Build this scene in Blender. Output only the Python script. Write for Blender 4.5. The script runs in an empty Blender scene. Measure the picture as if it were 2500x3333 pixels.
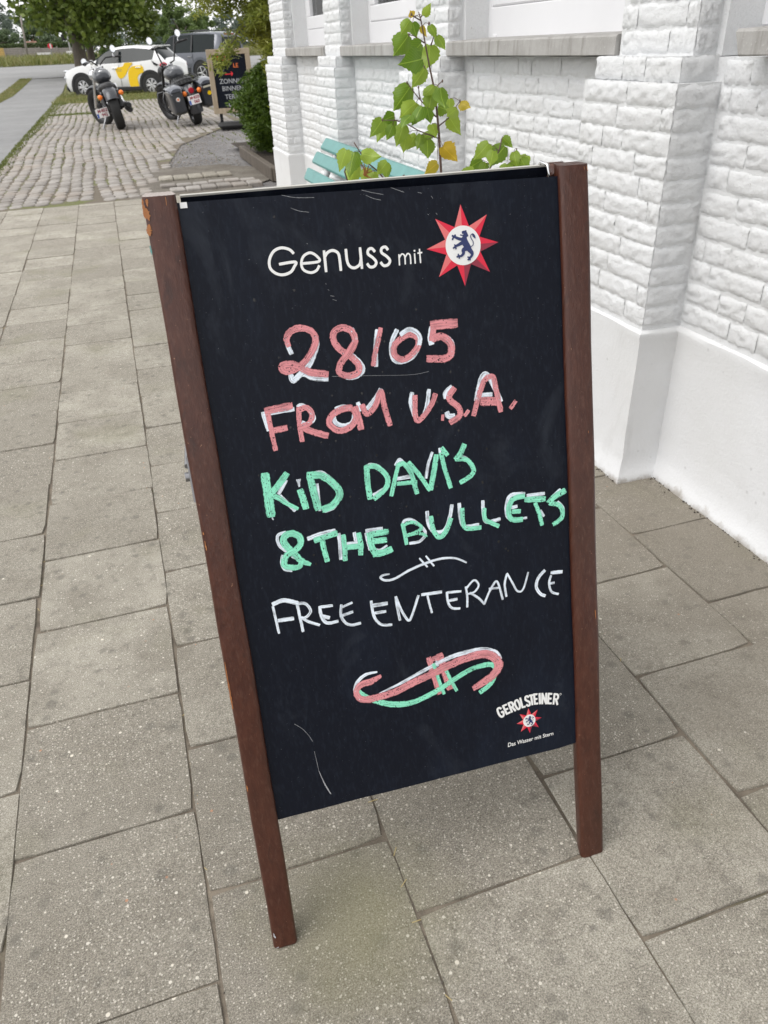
import bpy, bmesh, math, random
import numpy as np
from mathutils import Vector, Matrix, Euler

scene = bpy.context.scene
COL = scene.collection
PI = math.pi
R = math.radians
rnd = random.Random(11)

# ------------------------------------------------------------------ camera
CAM_H = 1.136
cam_data = bpy.data.cameras.new('camera')
cam_data.sensor_fit = 'VERTICAL'
cam_data.sensor_height = 36.0
cam_data.sensor_width = 27.0
cam_data.lens = 26.48
cam_data.clip_start = 0.02
cam_data.clip_end = 2000
cam_data.dof.use_dof = True
cam_data.dof.focus_distance = 1.05
cam_data.dof.aperture_fstop = 16.0
cam = bpy.data.objects.new('camera', cam_data)
COL.objects.link(cam)
_r = (.948976, -.313038, -.038097)
_u = (.196225, .491602, .848424)
_f = (.246861, .812610, -.527944)
cam.matrix_world = Matrix(((_r[0], _u[0], -_f[0], 0), (_r[1], _u[1], -_f[1], 0), (_r[2], _u[2], -_f[2], CAM_H), (0, 0, 0, 1)))
scene.camera = cam

# ------------------------------------------------------------------ sky, sun, exposure
SUN_EL, SUN_AZ = R(55), R(266)          # azimuth clockwise from +Y
world = bpy.data.worlds.new('World')
scene.world = world
world.use_nodes = True
wn, wl = world.node_tree.nodes, world.node_tree.links
wn.clear()
w_out = wn.new('ShaderNodeOutputWorld')
w_bg = wn.new('ShaderNodeBackground')
w_sky = wn.new('ShaderNodeTexSky')
w_sky.sky_type = 'NISHITA'
w_sky.sun_disc = False
w_sky.sun_elevation = SUN_EL
w_sky.sun_rotation = SUN_AZ
w_sky.air_density = 1.0
w_sky.dust_density = 3.0
w_sky.ozone_density = 1.0
w_hsv = wn.new('ShaderNodeHueSaturation')
w_hsv.inputs['Saturation'].default_value = 0.12
w_mix = wn.new('ShaderNodeMix')
w_mix.data_type = 'RGBA'
w_mix.inputs['Factor'].default_value = 0.72
w_mix.inputs['B'].default_value = (9.6, 9.6, 9.7, 1)      # the even cloud deck over the whole sky
w_bg.inputs['Strength'].default_value = 0.11
wl.new(w_sky.outputs['Color'], w_hsv.inputs['Color'])
wl.new(w_hsv.outputs['Color'], w_mix.inputs['A'])
wl.new(w_mix.outputs['Result'], w_bg.inputs['Color'])
wl.new(w_bg.outputs['Background'], w_out.inputs['Surface'])

sun_data = bpy.data.lights.new('sun', 'SUN')
sun_data.energy = 1.15
sun_data.angle = R(40)
sun_data.color = (1.0, 0.97, 0.93)
sun = bpy.data.objects.new('sun', sun_data)
COL.objects.link(sun)
_sd = Vector((math.sin(SUN_AZ) * math.cos(SUN_EL), math.cos(SUN_AZ) * math.cos(SUN_EL), math.sin(SUN_EL)))
sun.rotation_euler = (-_sd).to_track_quat('-Z', 'Y').to_euler()

scene.view_settings.view_transform = 'Standard'
scene.view_settings.look = 'None'
scene.view_settings.gamma = 1.0
scene.view_settings.use_curve_mapping = False
scene.view_settings.exposure = 0.56

# ------------------------------------------------------------------ materials
def new_mat(name):
    m = bpy.data.materials.new(name)
    m.use_nodes = True
    nt = m.node_tree
    return m, nt.nodes, nt.links, nt.nodes['Principled BSDF']

def mixrgb(N, L, fac, a, b, blend='MIX'):
    n = N.new('ShaderNodeMix')
    n.data_type = 'RGBA'
    n.blend_type = blend
    for sock, val in (('Factor', fac), ('A', a), ('B', b)):
        if hasattr(val, 'is_linked') or hasattr(val, 'links'):
            L.new(val, n.inputs[sock])
        elif sock == 'Factor':
            n.inputs[sock].default_value = val
        else:
            n.inputs[sock].default_value = (*val[:3], 1)
    return n.outputs['Result']

def noise(N, L, scale, detail=4, rough=.6, vec=None, dist=0.0):
    n = N.new('ShaderNodeTexNoise')
    n.inputs['Scale'].default_value = scale
    n.inputs['Detail'].default_value = detail
    n.inputs['Roughness'].default_value = rough
    n.inputs['Distortion'].default_value = dist
    if vec is not None:
        L.new(vec, n.inputs['Vector'])
    return n.outputs['Fac']

def voro(N, L, scale, vec=None, feature='F1', out='Distance', rand=1.0):
    n = N.new('ShaderNodeTexVoronoi')
    n.feature = feature
    n.inputs['Scale'].default_value = scale
    n.inputs['Randomness'].default_value = rand
    if vec is not None:
        L.new(vec, n.inputs['Vector'])
    return n.outputs[out]

def ramp(N, L, fac, lo, hi, a=0.0, b=1.0):
    n = N.new('ShaderNodeMapRange')
    n.inputs['From Min'].default_value = lo
    n.inputs['From Max'].default_value = hi
    n.inputs['To Min'].default_value = a
    n.inputs['To Max'].default_value = b
    L.new(fac, n.inputs['Value'])
    return n.outputs['Result']

def math_n(N, L, op, a, b=None):
    n = N.new('ShaderNodeMath')
    n.operation = op
    for i, v in enumerate((a, b)):
        if v is None:
            continue
        if hasattr(v, 'links'):
            L.new(v, n.inputs[i])
        else:
            n.inputs[i].default_value = v
    return n.outputs[0]

def pos(N):
    return N.new('ShaderNodeNewGeometry').outputs['Position']

def objco(N):
    return N.new('ShaderNodeTexCoord').outputs['Object']

def scalev(N, L, vec, s):
    n = N.new('ShaderNodeVectorMath')
    n.operation = 'MULTIPLY'
    L.new(vec, n.inputs[0])
    n.inputs[1].default_value = s
    return n.outputs[0]

def bump(N, L, B, height, strength=.3, dist=.01):
    n = N.new('ShaderNodeBump')
    n.inputs['Strength'].default_value = strength
    n.inputs['Distance'].default_value = dist
    L.new(height, n.inputs['Height'])
    L.new(n.outputs['Normal'], B.inputs['Normal'])

def plain(name, col, rough=.5, metal=0.0, var=.12, scale=6.0, coat=0.0, bumpy=0.0, bscale=200.0):
    """One colour with gentle grain and wear."""
    m, N, L, B = new_mat(name)
    p = objco(N)
    f = noise(N, L, scale, 5, .65, p)
    c = mixrgb(N, L, ramp(N, L, f, .3, .7), tuple(x * (1 - var) for x in col), tuple(min(1, x * (1 + var)) for x in col))
    L.new(c, B.inputs['Base Color'])
    B.inputs['Roughness'].default_value = rough
    B.inputs['Metallic'].default_value = metal
    B.inputs['Coat Weight'].default_value = coat
    if bumpy:
        bump(N, L, B, noise(N, L, bscale, 3, .6, p), bumpy, .004)
    return m

def leaf_mat(name, a, b, c=None, trans=.35, rough=.5):
    """Leaves whose colour differs from leaf to leaf, a little light passing through."""
    m, N, L, B = new_mat(name)
    g = N.new('ShaderNodeNewGeometry')
    ri = g.outputs['Random Per Island']
    f2 = noise(N, L, 1.3, 3, .6, g.outputs['Position'])
    col = mixrgb(N, L, ri, a, b)
    if c:
        col = mixrgb(N, L, ramp(N, L, f2, .45, .7, 0, .8), col, c)
    L.new(col, B.inputs['Base Color'])
    B.inputs['Roughness'].default_value = rough
    tr = N.new('ShaderNodeBsdfTranslucent')
    L.new(col, tr.inputs['Color'])
    mx = N.new('ShaderNodeMixShader')
    mx.inputs[0].default_value = trans
    out = [n for n in N if n.type == 'OUTPUT_MATERIAL'][0]
    L.new(B.outputs[0], mx.inputs[1])
    L.new(tr.outputs[0], mx.inputs[2])
    L.new(mx.outputs[0], out.inputs['Surface'])
    return m

M = {}

def slab_material():
    m, N, L, B = new_mat('exposed_aggregate_concrete')
    p = pos(N)
    oi = N.new('ShaderNodeObjectInfo')
    base = mixrgb(N, L, oi.outputs['Random'], (.36, .330, .274), (.575, .54, .458))
    big = noise(N, L, 5.0, 4, .6, p)
    base = mixrgb(N, L, ramp(N, L, big, .35, .7), base, (.335, .305, .25))
    mot = noise(N, L, 30, 5, .75, p, .6)
    base = mixrgb(N, L, ramp(N, L, mot, .50, .66, 0, .5), base, (.225, .205, .168))
    gr = noise(N, L, 400, 4, .85, p)
    base = mixrgb(N, L, ramp(N, L, gr, .40, .60, 0, 1), mixrgb(N, L, 1.0, base, (.40, .39, .375), 'MULTIPLY'), base)
    sand = noise(N, L, 420, 2, .7, p)
    base = mixrgb(N, L, ramp(N, L, sand, .56, .66, 0, .55), base, (.62, .58, .51))
    # pale pebbles in the face
    for sc, lo, hi, kp, col in ((95, .12, .17, .55, (.58, .54, .465)), (52, .085, .125, .74, (.70, .66, .58)), (33, .07, .10, .88, (.76, .71, .61)), (180, .18, .25, .5, (.60, .56, .49)), (47, .08, .11, .955, (.48, .26, .16))):
        v = N.new('ShaderNodeTexVoronoi')
        v.inputs['Scale'].default_value = sc
        L.new(p, v.inputs['Vector'])
        sep = N.new('ShaderNodeSeparateColor')
        L.new(v.outputs['Color'], sep.inputs[0])
        dd = math_n(N, L, 'DIVIDE', v.outputs['Distance'], ramp(N, L, sep.outputs[2], 0, 1, .55, 1.25))
        spot = ramp(N, L, dd, lo, hi, 1, 0)
        keep = ramp(N, L, sep.outputs[0], kp, kp + .02)
        base = mixrgb(N, L, math_n(N, L, 'MULTIPLY', spot, keep), base, col)
    # dark lichen spots, soft edged
    wob = N.new('ShaderNodeTexNoise')
    wob.inputs['Scale'].default_value = 90
    wob.inputs['Detail'].default_value = 3
    L.new(p, wob.inputs['Vector'])
    ad = N.new('ShaderNodeVectorMath')
    ad.operation = 'MULTIPLY_ADD'
    L.new(wob.outputs['Color'], ad.inputs[0])
    ad.inputs[1].default_value = (.016, .016, .016)
    L.new(p, ad.inputs[2])
    for sc, kp, mx_ in ((30, .42, .40), (13, .55, .24)):
        v = N.new('ShaderNodeTexVoronoi')
        v.inputs['Scale'].default_value = sc
        L.new(ad.outputs[0], v.inputs['Vector'])
        sep = N.new('ShaderNodeSeparateColor')
        L.new(v.outputs['Color'], sep.inputs[0])
        size = ramp(N, L, sep.outputs[1], .1, 1, .05, mx_)
        spot = ramp(N, L, math_n(N, L, 'SUBTRACT', v.outputs['Distance'], size), -.16, .06, .45, 0)
        keep = ramp(N, L, sep.outputs[0], kp, kp + .03)
        base = mixrgb(N, L, math_n(N, L, 'MULTIPLY', spot, keep), base, (.12, .112, .095))
    # faint algae tint in places
    al = noise(N, L, 2.6, 3, .6, p)
    base = mixrgb(N, L, ramp(N, L, al, .56, .74, 0, .38), base, (.19, .185, .10))
    # a greenish algae stain on the slab by the left leg of the sign
    vd = N.new('ShaderNodeVectorMath')
    vd.operation = 'DISTANCE'
    L.new(p, vd.inputs[0])
    vd.inputs[1].default_value = (.13, .64, 0)
    ds = math_n(N, L, 'ADD', vd.outputs['Value'], math_n(N, L, 'MULTIPLY', noise(N, L, 11, 4, .65, p), .16))
    base = mixrgb(N, L, ramp(N, L, ds, .10, .27, .5, 0), base, (.205, .195, .095))
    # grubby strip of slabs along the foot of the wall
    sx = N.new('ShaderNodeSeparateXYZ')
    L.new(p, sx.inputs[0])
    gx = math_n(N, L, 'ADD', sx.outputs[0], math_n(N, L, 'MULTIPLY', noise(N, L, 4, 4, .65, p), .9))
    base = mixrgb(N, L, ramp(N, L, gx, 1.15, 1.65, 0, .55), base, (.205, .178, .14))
    L.new(base, B.inputs['Base Color'])
    B.inputs['Roughness'].default_value = .88
    h = math_n(N, L, 'ADD', gr, math_n(N, L, 'MULTIPLY', noise(N, L, 40, 4, .6, p), 1.4))
    bump(N, L, B, h, .8, .0028)
    return m

def joint_material():
    m, N, L, B = new_mat('joint_sand')
    p = pos(N)
    f = noise(N, L, 9, 4, .7, p)
    c = mixrgb(N, L, ramp(N, L, f, .4, .65), (.12, .10, .078), (.26, .22, .17))
    g = noise(N, L, 300, 2, .7, p)
    c = mixrgb(N, L, ramp(N, L, g, .5, .7, 0, .4), c, (.25, .21, .17))
    gm = noise(N, L, 3.2, 4, .6, p)
    c = mixrgb(N, L, ramp(N, L, gm, .60, .70, 0, .6), c, (.085, .095, .03))
    L.new(c, B.inputs['Base Color'])
    B.inputs['Roughness'].default_value = 1
    bump(N, L, B, g, .7, .004)
    return m

def cobble_material():
    m, N, L, B = new_mat('worn_granite_setts')
    p = pos(N)
    ri = N.new('ShaderNodeObjectInfo').outputs['Random']
    g = N.new('ShaderNodeNewGeometry')
    r2 = math_n(N, L, 'FRACT', math_n(N, L, 'ADD', ri, g.outputs['Random Per Island']))
    c = mixrgb(N, L, r2, (.23, .21, .19), (.35, .325, .30))
    f = noise(N, L, 22, 5, .7, p)
    c = mixrgb(N, L, ramp(N, L, f, .45, .7, 0, .6), c, (.17, .15, .125))
    w = noise(N, L, 1.1, 3, .6, p)
    c = mixrgb(N, L, ramp(N, L, w, .5, .68, 0, .55), c, (.30, .245, .195))
    L.new(c, B.inputs['Base Color'])
    B.inputs['Roughness'].default_value = .8
    bump(N, L, B, noise(N, L, 90, 4, .7, p), .4, .006)
    return m

def cobble_joint_material():
    m, N, L, B = new_mat('mossy_earth_joints')
    p = pos(N)
    f = noise(N, L, 1.7, 4, .65, p)
    c = mixrgb(N, L, ramp(N, L, f, .5, .62), (.15, .125, .095), (.135, .15, .045))
    g = noise(N, L, 60, 3, .7, p)
    c = mixrgb(N, L, ramp(N, L, g, .4, .7, 0, .45), c, (.20, .175, .13))
    L.new(c, B.inputs['Base Color'])
    B.inputs['Roughness'].default_value = 1
    bump(N, L, B, g, .8, .02)
    return m

def ground_mat(name, a, b, c, s1, s2, s3=120, b_str=.5, b_dist=.01):
    m, N, L, B = new_mat(name)
    p = pos(N)
    col = mixrgb(N, L, ramp(N, L, noise(N, L, s1, 4, .65, p), .38, .64), a, b)
    col = mixrgb(N, L, ramp(N, L, noise(N, L, s2, 5, .7, p), .5, .7, 0, .75), col, c)
    fine = noise(N, L, s3, 3, .75, p)
    col = mixrgb(N, L, ramp(N, L, fine, .4, .65, 0, .5), mixrgb(N, L, 1.0, col, (.55, .55, .55), 'MULTIPLY'), col)
    L.new(col, B.inputs['Base Color'])
    B.inputs['Roughness'].default_value = .92
    bump(N, L, B, fine, b_str, b_dist)
    return m

def brick_material():
    m, N, L, B = new_mat('white_painted_rough_brick')
    p = pos(N)
    f = noise(N, L, 3.0, 5, .6, p)
    c = mixrgb(N, L, ramp(N, L, f, .4, .7), (.735, .745, .755), (.69, .695, .695))
    c = mixrgb(N, L, ramp(N, L, noise(N, L, 130, 4, .75, p, 1.0), .54, .70, 0, .45), c, (.55, .55, .545))  # grey mottle: fine shading of the rough relief put into the colour
    d = noise(N, L, 55, 4, .75, p)
    c = mixrgb(N, L, ramp(N, L, d, .66, .74, 0, .6), c, (.36, .34, .31))
    L.new(c, B.inputs['Base Color'])
    B.inputs['Roughness'].default_value = .62
    h1 = noise(N, L, 130, 5, .75, scalev(N, L, p, (1, .85, 1.1)), .8)
    bump(N, L, B, h1, .8, .0042)
    return m

def render_material():
    m, N, L, B = new_mat('white_painted_render')
    p = pos(N)
    f = noise(N, L, 2.2, 4, .6, p)
    c = mixrgb(N, L, ramp(N, L, f, .4, .7), (.70, .707, .718), (.655, .657, .655))
    sp = voro(N, L, 17, p)
    c = mixrgb(N, L, ramp(N, L, sp, .04, .10, .45, 0), c, (.42, .42, .42))
    sm = noise(N, L, 5.5, 5, .7, scalev(N, L, p, (1, 1, .6)), .8)
    c = mixrgb(N, L, ramp(N, L, sm, .57, .74, 0, .4), c, (.50, .50, .49))
    # dirt splashed up from the pavement
    sepz = N.new('ShaderNodeSeparateXYZ')
    L.new(p, sepz.inputs[0])
    low = ramp(N, L, math_n(N, L, 'ADD', sepz.outputs[2], math_n(N, L, 'MULTIPLY', noise(N, L, 14, 5, .7, p), -.10)), -.058, -.034, .7, 0)
    c = mixrgb(N, L, low, c, (.26, .22, .17))
    L.new(c, B.inputs['Base Color'])
    B.inputs['Roughness'].default_value = .6
    bump(N, L, B, math_n(N, L, 'ADD', noise(N, L, 11, 3, .5, p), math_n(N, L, 'MULTIPLY', noise(N, L, 130, 3, .6, p), .35)), .35, .008)
    return m

def stone_material():
    m, N, L, B = new_mat('weathered_bluestone')
    p = pos(N)
    f = noise(N, L, 7, 5, .65, p)
    c = mixrgb(N, L, ramp(N, L, f, .35, .7), (.30, .29, .275), (.42, .41, .395))
    st = noise(N, L, 1.0, 5, .65, scalev(N, L, p, (20, 26, 2.5)))
    c = mixrgb(N, L, ramp(N, L, st, .5, .68, 0, .75), c, (.19, .18, .16))
    sp = noise(N, L, 150, 3, .7, p)
    c = mixrgb(N, L, ramp(N, L, sp, .6, .7, 0, .5), c, (.55, .54, .52))
    L.new(c, B.inputs['Base Color'])
    B.inputs['Roughness'].default_value = .85
    bump(N, L, B, sp, .4, .003)
    return m

def board_material():
    m, N, L, B = new_mat('blackboard_paint')
    p = objco(N)
    f = noise(N, L, 5, 5, .6, scalev(N, L, p, (1, 1, .35)))
    c = mixrgb(N, L, ramp(N, L, f, .48, .78, 0, .8), (.0038, .0056, .0118), (.0105, .0165, .032))
    g = noise(N, L, 240, 2, .6, scalev(N, L, p, (1, 1, .12)))
    c = mixrgb(N, L, ramp(N, L, g, .5, .8, 0, .22), c, (.030, .040, .060))
    ghost = noise(N, L, 9, 5, .62, scalev(N, L, p, (1, 1, .5)), 1.5)
    c = mixrgb(N, L, ramp(N, L, ghost, .56, .74, 0, .5), c, (.030, .036, .048))
    sp = noise(N, L, 520, 2, .7, p)
    c = mixrgb(N, L, ramp(N, L, sp, .735, .77, 0, .45), c, (.42, .43, .45))
    L.new(c, B.inputs['Base Color'])
    B.inputs['Roughness'].default_value = .45
    B.inputs['Specular IOR Level'].default_value = .17
    bump(N, L, B, g, .06, .001)
    return m

def marker_material(name, col, thin=.5, speck=True):
    """Chalk paint laid on with a worn flat marker: streaks along the stroke, pinholes, thin see-through patches, frayed edges."""
    m, N, L, B = new_mat(name)
    uv = N.new('ShaderNodeUVMap').outputs['UV']
    p = objco(N)
    sp_ = N.new('ShaderNodeSeparateXYZ')
    L.new(uv, sp_.inputs[0])
    e = math_n(N, L, 'ABSOLUTE', sp_.outputs[1])
    st = noise(N, L, 1.0, 4, .75, scalev(N, L, uv, (14, 4.5, 1)))
    patch = noise(N, L, 55, 3, .6, p)
    c = mixrgb(N, L, ramp(N, L, st, .45, .7), tuple(min(1, x * 1.08) for x in col), tuple(x * .78 for x in col))
    L.new(c, B.inputs['Base Color'])
    B.inputs['Roughness'].default_value = .65
    # how much paint is left: streaks and patches thin it, the edge frays
    thinv = math_n(N, L, 'MULTIPLY', ramp(N, L, math_n(N, L, 'ADD', st, math_n(N, L, 'MULTIPLY', patch, .55)), .74, .98), thin)
    edge = ramp(N, L, math_n(N, L, 'ADD', e, math_n(N, L, 'MULTIPLY', noise(N, L, 260, 3, .7, p), .55)), 1.10, 1.30)
    gone = math_n(N, L, 'MAXIMUM', thinv, edge)
    if speck:
        thr = math_n(N, L, 'ADD', noise(N, L, 430, 2, .6, p), math_n(N, L, 'MULTIPLY', noise(N, L, 26, 2, .6, p), .22))
        gone = math_n(N, L, 'MAXIMUM', gone, ramp(N, L, thr, .735, .765, 0, .95))
    tr = N.new('ShaderNodeBsdfTransparent')
    mx = N.new('ShaderNodeMixShader')
    L.new(gone, mx.inputs[0])
    L.new(B.outputs[0], mx.inputs[1])
    L.new(tr.outputs[0], mx.inputs[2])
    out = [n for n in N if n.type == 'OUTPUT_MATERIAL'][0]
    L.new(mx.outputs[0], out.inputs['Surface'])
    return m

def painted_wood_material():
    m, N, L, B = new_mat('brown_painted_wood')
    p = objco(N)
    st = noise(N, L, 1.0, 5, .65, scalev(N, L, p, (95, 95, 7)))
    c = mixrgb(N, L, ramp(N, L, st, .35, .7), (.049, .0128, .0068), (.078, .0238, .0130))
    gl = noise(N, L, 5, 3, .6, p)
    c = mixrgb(N, L, ramp(N, L, gl, .45, .7, 0, .5), c, (.046, .016, .008))
    gr2 = noise(N, L, 1.0, 4, .7, scalev(N, L, p, (260, 260, 9)))
    c = mixrgb(N, L, ramp(N, L, gr2, .52, .70, 0, .55), c, (.115, .052, .036))
    wp = noise(N, L, 1.0, 3, .6, scalev(N, L, p, (40, 40, 18)), 1.0)
    c = mixrgb(N, L, ramp(N, L, wp, .60, .72, 0, .5), c, (.024, .010, .007))
    sp = noise(N, L, 190, 3, .7, p)
    c = mixrgb(N, L, ramp(N, L, sp, .70, .73, 0, .8), c, (.40, .22, .13))
    L.new(c, B.inputs['Base Color'])
    B.inputs['Roughness'].default_value = .30
    bump(N, L, B, math_n(N, L, 'ADD', st, gr2), .5, .0016)
    return m

def wood_material(name, a, b, rough=.7):
    m, N, L, B = new_mat(name)
    p = objco(N)
    st = noise(N, L, 1.0, 5, .65, scalev(N, L, p, (30, 30, 4)), .4)
    L.new(mixrgb(N, L, ramp(N, L, st, .3, .7), a, b), B.inputs['Base Color'])
    B.inputs['Roughness'].default_value = rough
    bump(N, L, B, st, .3, .004)
    return m

def endgrain_material():
    m, N, L, B = new_mat('weathered_end_grain')
    p = objco(N)
    w = N.new('ShaderNodeTexWave')
    w.inputs['Scale'].default_value = 70
    w.inputs['Distortion'].default_value = 2.5
    w.inputs['Detail'].default_value = 2
    mp = N.new('ShaderNodeMapping')
    mp.inputs['Rotation'].default_value = (0, 0, .7)
    L.new(p, mp.inputs['Vector'])
    L.new(mp.outputs[0], w.inputs['Vector'])
    L.new(mixrgb(N, L, w.outputs['Fac'], (.24, .20, .185), (.52, .47, .44)), B.inputs['Base Color'])
    B.inputs['Roughness'].default_value = .9
    return m

def birch_leaf_material(name, a, b):
    m, N, L, B = new_mat(name)
    uv = N.new('ShaderNodeUVMap').outputs['UV']
    sp = N.new('ShaderNodeSeparateXYZ')
    L.new(uv, sp.inputs[0])
    ri = N.new('ShaderNodeObjectInfo').outputs['Random']
    c = mixrgb(N, L, ri, a, b)
    # midrib and side veins: |u| small, or a stripe pattern in v + .7|u|
    au = math_n(N, L, 'ABSOLUTE', sp.outputs[0])
    rib = ramp(N, L, au, .008, .022, .55, 0)
    ph = math_n(N, L, 'FRACT', math_n(N, L, 'MULTIPLY', math_n(N, L, 'SUBTRACT', sp.outputs[1], math_n(N, L, 'MULTIPLY', au, .9)), 8))
    vein = ramp(N, L, math_n(N, L, 'ABSOLUTE', math_n(N, L, 'SUBTRACT', ph, .5)), .0, .10, .22, 0)
    c = mixrgb(N, L, math_n(N, L, 'MAXIMUM', rib, vein), c, tuple(min(1, x * 1.5 + .02) for x in b))
    bl = noise(N, L, 60, 3, .6, objco(N))
    c = mixrgb(N, L, ramp(N, L, bl, .62, .75, 0, .35), c, (.16, .13, .02))
    L.new(c, B.inputs['Base Color'])
    B.inputs['Roughness'].default_value = .42
    tr = N.new('ShaderNodeBsdfTranslucent')
    L.new(c, tr.inputs['Color'])
    mx = N.new('ShaderNodeMixShader')
    mx.inputs[0].default_value = .42
    out = [n for n in N if n.type == 'OUTPUT_MATERIAL'][0]
    L.new(B.outputs[0], mx.inputs[1])
    L.new(tr.outputs[0], mx.inputs[2])
    L.new(mx.outputs[0], out.inputs['Surface'])
    return m

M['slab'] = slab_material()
M['joint'] = joint_material()
M['cobble'] = cobble_material()
M['cjoint'] = cobble_joint_material()
M['asphalt'] = ground_mat('pale_worn_asphalt', (.31, .31, .31), (.37, .37, .367), (.26, .255, .245), .5, 3, 160, .4, .006)
M['road'] = ground_mat('concrete_road', (.36, .36, .36), (.42, .42, .417), (.31, .305, .30), .25, 2, 90, .3, .006)
M['gravel'] = ground_mat('grey_gravel', (.25, .24, .24), (.40, .385, .38), (.24, .205, .175), 1.2, 11, 34, 1.0, .03)
M['dirt'] = ground_mat('sandy_dirt', (.22, .19, .155), (.30, .27, .225), (.15, .125, .095), 2.2, 9, 90, .8, .015)
M['soil'] = ground_mat('bark_soil', (.06, .045, .033), (.12, .09, .065), (.16, .125, .09), 5, 30, 120, 1, .03)
M['grass'] = ground_mat('short_grass', (.12, .15, .04), (.21, .205, .075), (.27, .235, .11), .8, 4, 45, 1, .05)
M['field'] = ground_mat('meadow', (.07, .095, .028), (.12, .13, .045), (.16, .145, .06), .1, .6, 8, .6, .1)
M['brick'] = brick_material()
M['render'] = render_material()
M['stone'] = stone_material()
M['pvc'] = plain('white_pvc', (.72, .72, .735), .3, var=.02)
M['board'] = board_material()
M['w'] = marker_material('white_marker', (.76, .83, .91), .85, False)
M['p'] = marker_material('pink_marker', (.67, .255, .275), .5)
M['m'] = marker_material('mint_marker', (.25, .74, .52), .5)
M['straw'] = plain('dry_straw', (.42, .34, .17), .8)
M['pebble'] = plain('pale_pebble', (.55, .50, .42), .7, var=.3, scale=8)
M['scuff'] = plain('chalk_scuff', (.30, .31, .33), .7)
M['edge'] = plain('worn_panel_edge', (.52, .51, .47), .6)
M['print'] = plain('white_print', (.80, .80, .79), .4, var=.02)
M['b'] = plain('navy_print', (.018, .030, .12), .4, var=.05)
M['red_light'] = plain('coral_print', (.72, .16, .16), .4, var=.03)
M['red'] = plain('red_print', (.68, .012, .045), .4, var=.03)
M['red_dark'] = plain('crimson_print', (.26, .02, .045), .4, var=.03)
M['wood'] = painted_wood_material()
M['barewood'] = wood_material('bare_orange_wood', (.30, .11, .035), (.45, .20, .07))
M['endgrain'] = endgrain_material()
M['black'] = plain('black_plastic', (.012, .012, .013), .5)
M['rubber'] = plain('tyre_rubber', (.016, .016, .016), .75, bumpy=.3, bscale=90)
M['chrome'] = plain('chrome', (.75, .75, .76), .16, 1.0, var=.03)
M['alloy'] = plain('silver_alloy', (.62, .62, .63), .3, .85, var=.04)
M['steel'] = plain('dull_steel', (.30, .30, .31), .38, 1.0)
M['darkmetal'] = plain('black_painted_metal', (.018, .018, .020), .3, .3, coat=.3)
M['glass'] = plain('dark_window_glass', (.014, .019, .020), .06, var=.1)
M['glass'].node_tree.nodes['Principled BSDF'].inputs['Specular IOR Level'].default_value = .22
M['mirror'] = plain('mirror_glass', (.78, .80, .82), .05, 1.0, var=.02)
M['amber'] = plain('amber_lens', (.85, .20, .02), .25, var=.06)
M['redlens'] = plain('red_lens', (.38, .012, .03), .2, var=.06)
M['clearlens'] = plain('clear_lens', (.6, .62, .64), .15, .3)
M['white_paint'] = plain('white_car_paint', (.78, .78, .78), .22, var=.015, coat=.6)
M['yellow'] = plain('yellow_vinyl', (.86, .56, .004), .35, var=.02)
M['grey_paint'] = plain('slate_grey_car_paint', (.105, .112, .135), .28, .25, var=.05, coat=.6)
M['satin'] = plain('satin_graphite_paint', (.045, .048, .055), .34, .45, var=.1, coat=.3)
M['bagpaint'] = plain('grey_saddlebag_paint', (.055, .058, .066), .3, .3, coat=.4)
M['leather'] = plain('black_leather', (.022, .022, .023), .5, bumpy=.3, bscale=160)
M['plate'] = plain('licence_plate_white', (.72, .70, .69), .4, var=.02)
M['platetext'] = plain('ruby_plate_print', (.26, .02, .04), .4)
M['euroblue'] = plain('plate_blue', (.03, .09, .36), .4)
M['teal'] = plain('teal_bench_paint', (.105, .285, .27), .38, var=.1, scale=14, bumpy=.12, bscale=60)
M['castiron'] = plain('white_bench_iron', (.5, .51, .52), .45)
M['pine'] = wood_material('weathered_pine_frame', (.30, .23, .155), (.42, .345, .25))
M['fencewood'] = wood_material('grey_weathered_boards', (.235, .205, .185), (.37, .335, .31))
M['fencenew'] = wood_material('yellow_pine_boards', (.52, .34, .10), (.62, .43, .17))
M['timber'] = wood_material('dark_timber_edging', (.05, .04, .03), (.13, .105, .08))
M['bark'] = wood_material('tree_bark', (.085, .070, .055), (.17, .145, .12), .9)
M['twig'] = plain('birch_twig', (.125, .075, .060), .6, var=.25, scale=40)
M['chalkw'] = plain('white_chalk', (.42, .43, .45), .8, var=.08, scale=60)
M['chalkr'] = plain('red_chalk', (.75, .035, .045), .8, var=.08)
M['chalko'] = plain('orange_chalk', (.80, .19, .05), .8, var=.08)
M['roof'] = plain('brown_roof_tiles', (.21, .105, .075), .8, var=.2, scale=3)
M['house'] = plain('house_plaster', (.55, .5, .43), .8)
M['concrete'] = plain('concrete_grey', (.36, .36, .35), .85)
M['curtain'] = plain('net_curtain', (.55, .55, .56), .9, var=.1, scale=30)
M['leaf_big'] = leaf_mat('lime_tree_leaves', (.075, .125, .018), (.20, .255, .045), (.15, .195, .032))
M['leaf_pale'] = leaf_mat('pale_tree_leaves', (.105, .165, .045), (.17, .235, .075), (.13, .19, .05))
M['leaf_far'] = leaf_mat('far_tree_leaves', (.115, .165, .085), (.18, .235, .125), (.14, .19, .10))
M['leaf_hazed'] = leaf_mat('hazed_wood_leaves', (.12, .155, .125), (.175, .215, .17))  # far wood: distance haze painted into the pale foliage colour
M['leaf_hedge'] = leaf_mat('clipped_hedge_leaves', (.045, .075, .018), (.085, .125, .03), trans=.2)
M['leaf_thuja'] = leaf_mat('thuja_sprays', (.055, .11, .011), (.14, .215, .024), (.09, .155, .015), trans=.25)
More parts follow.
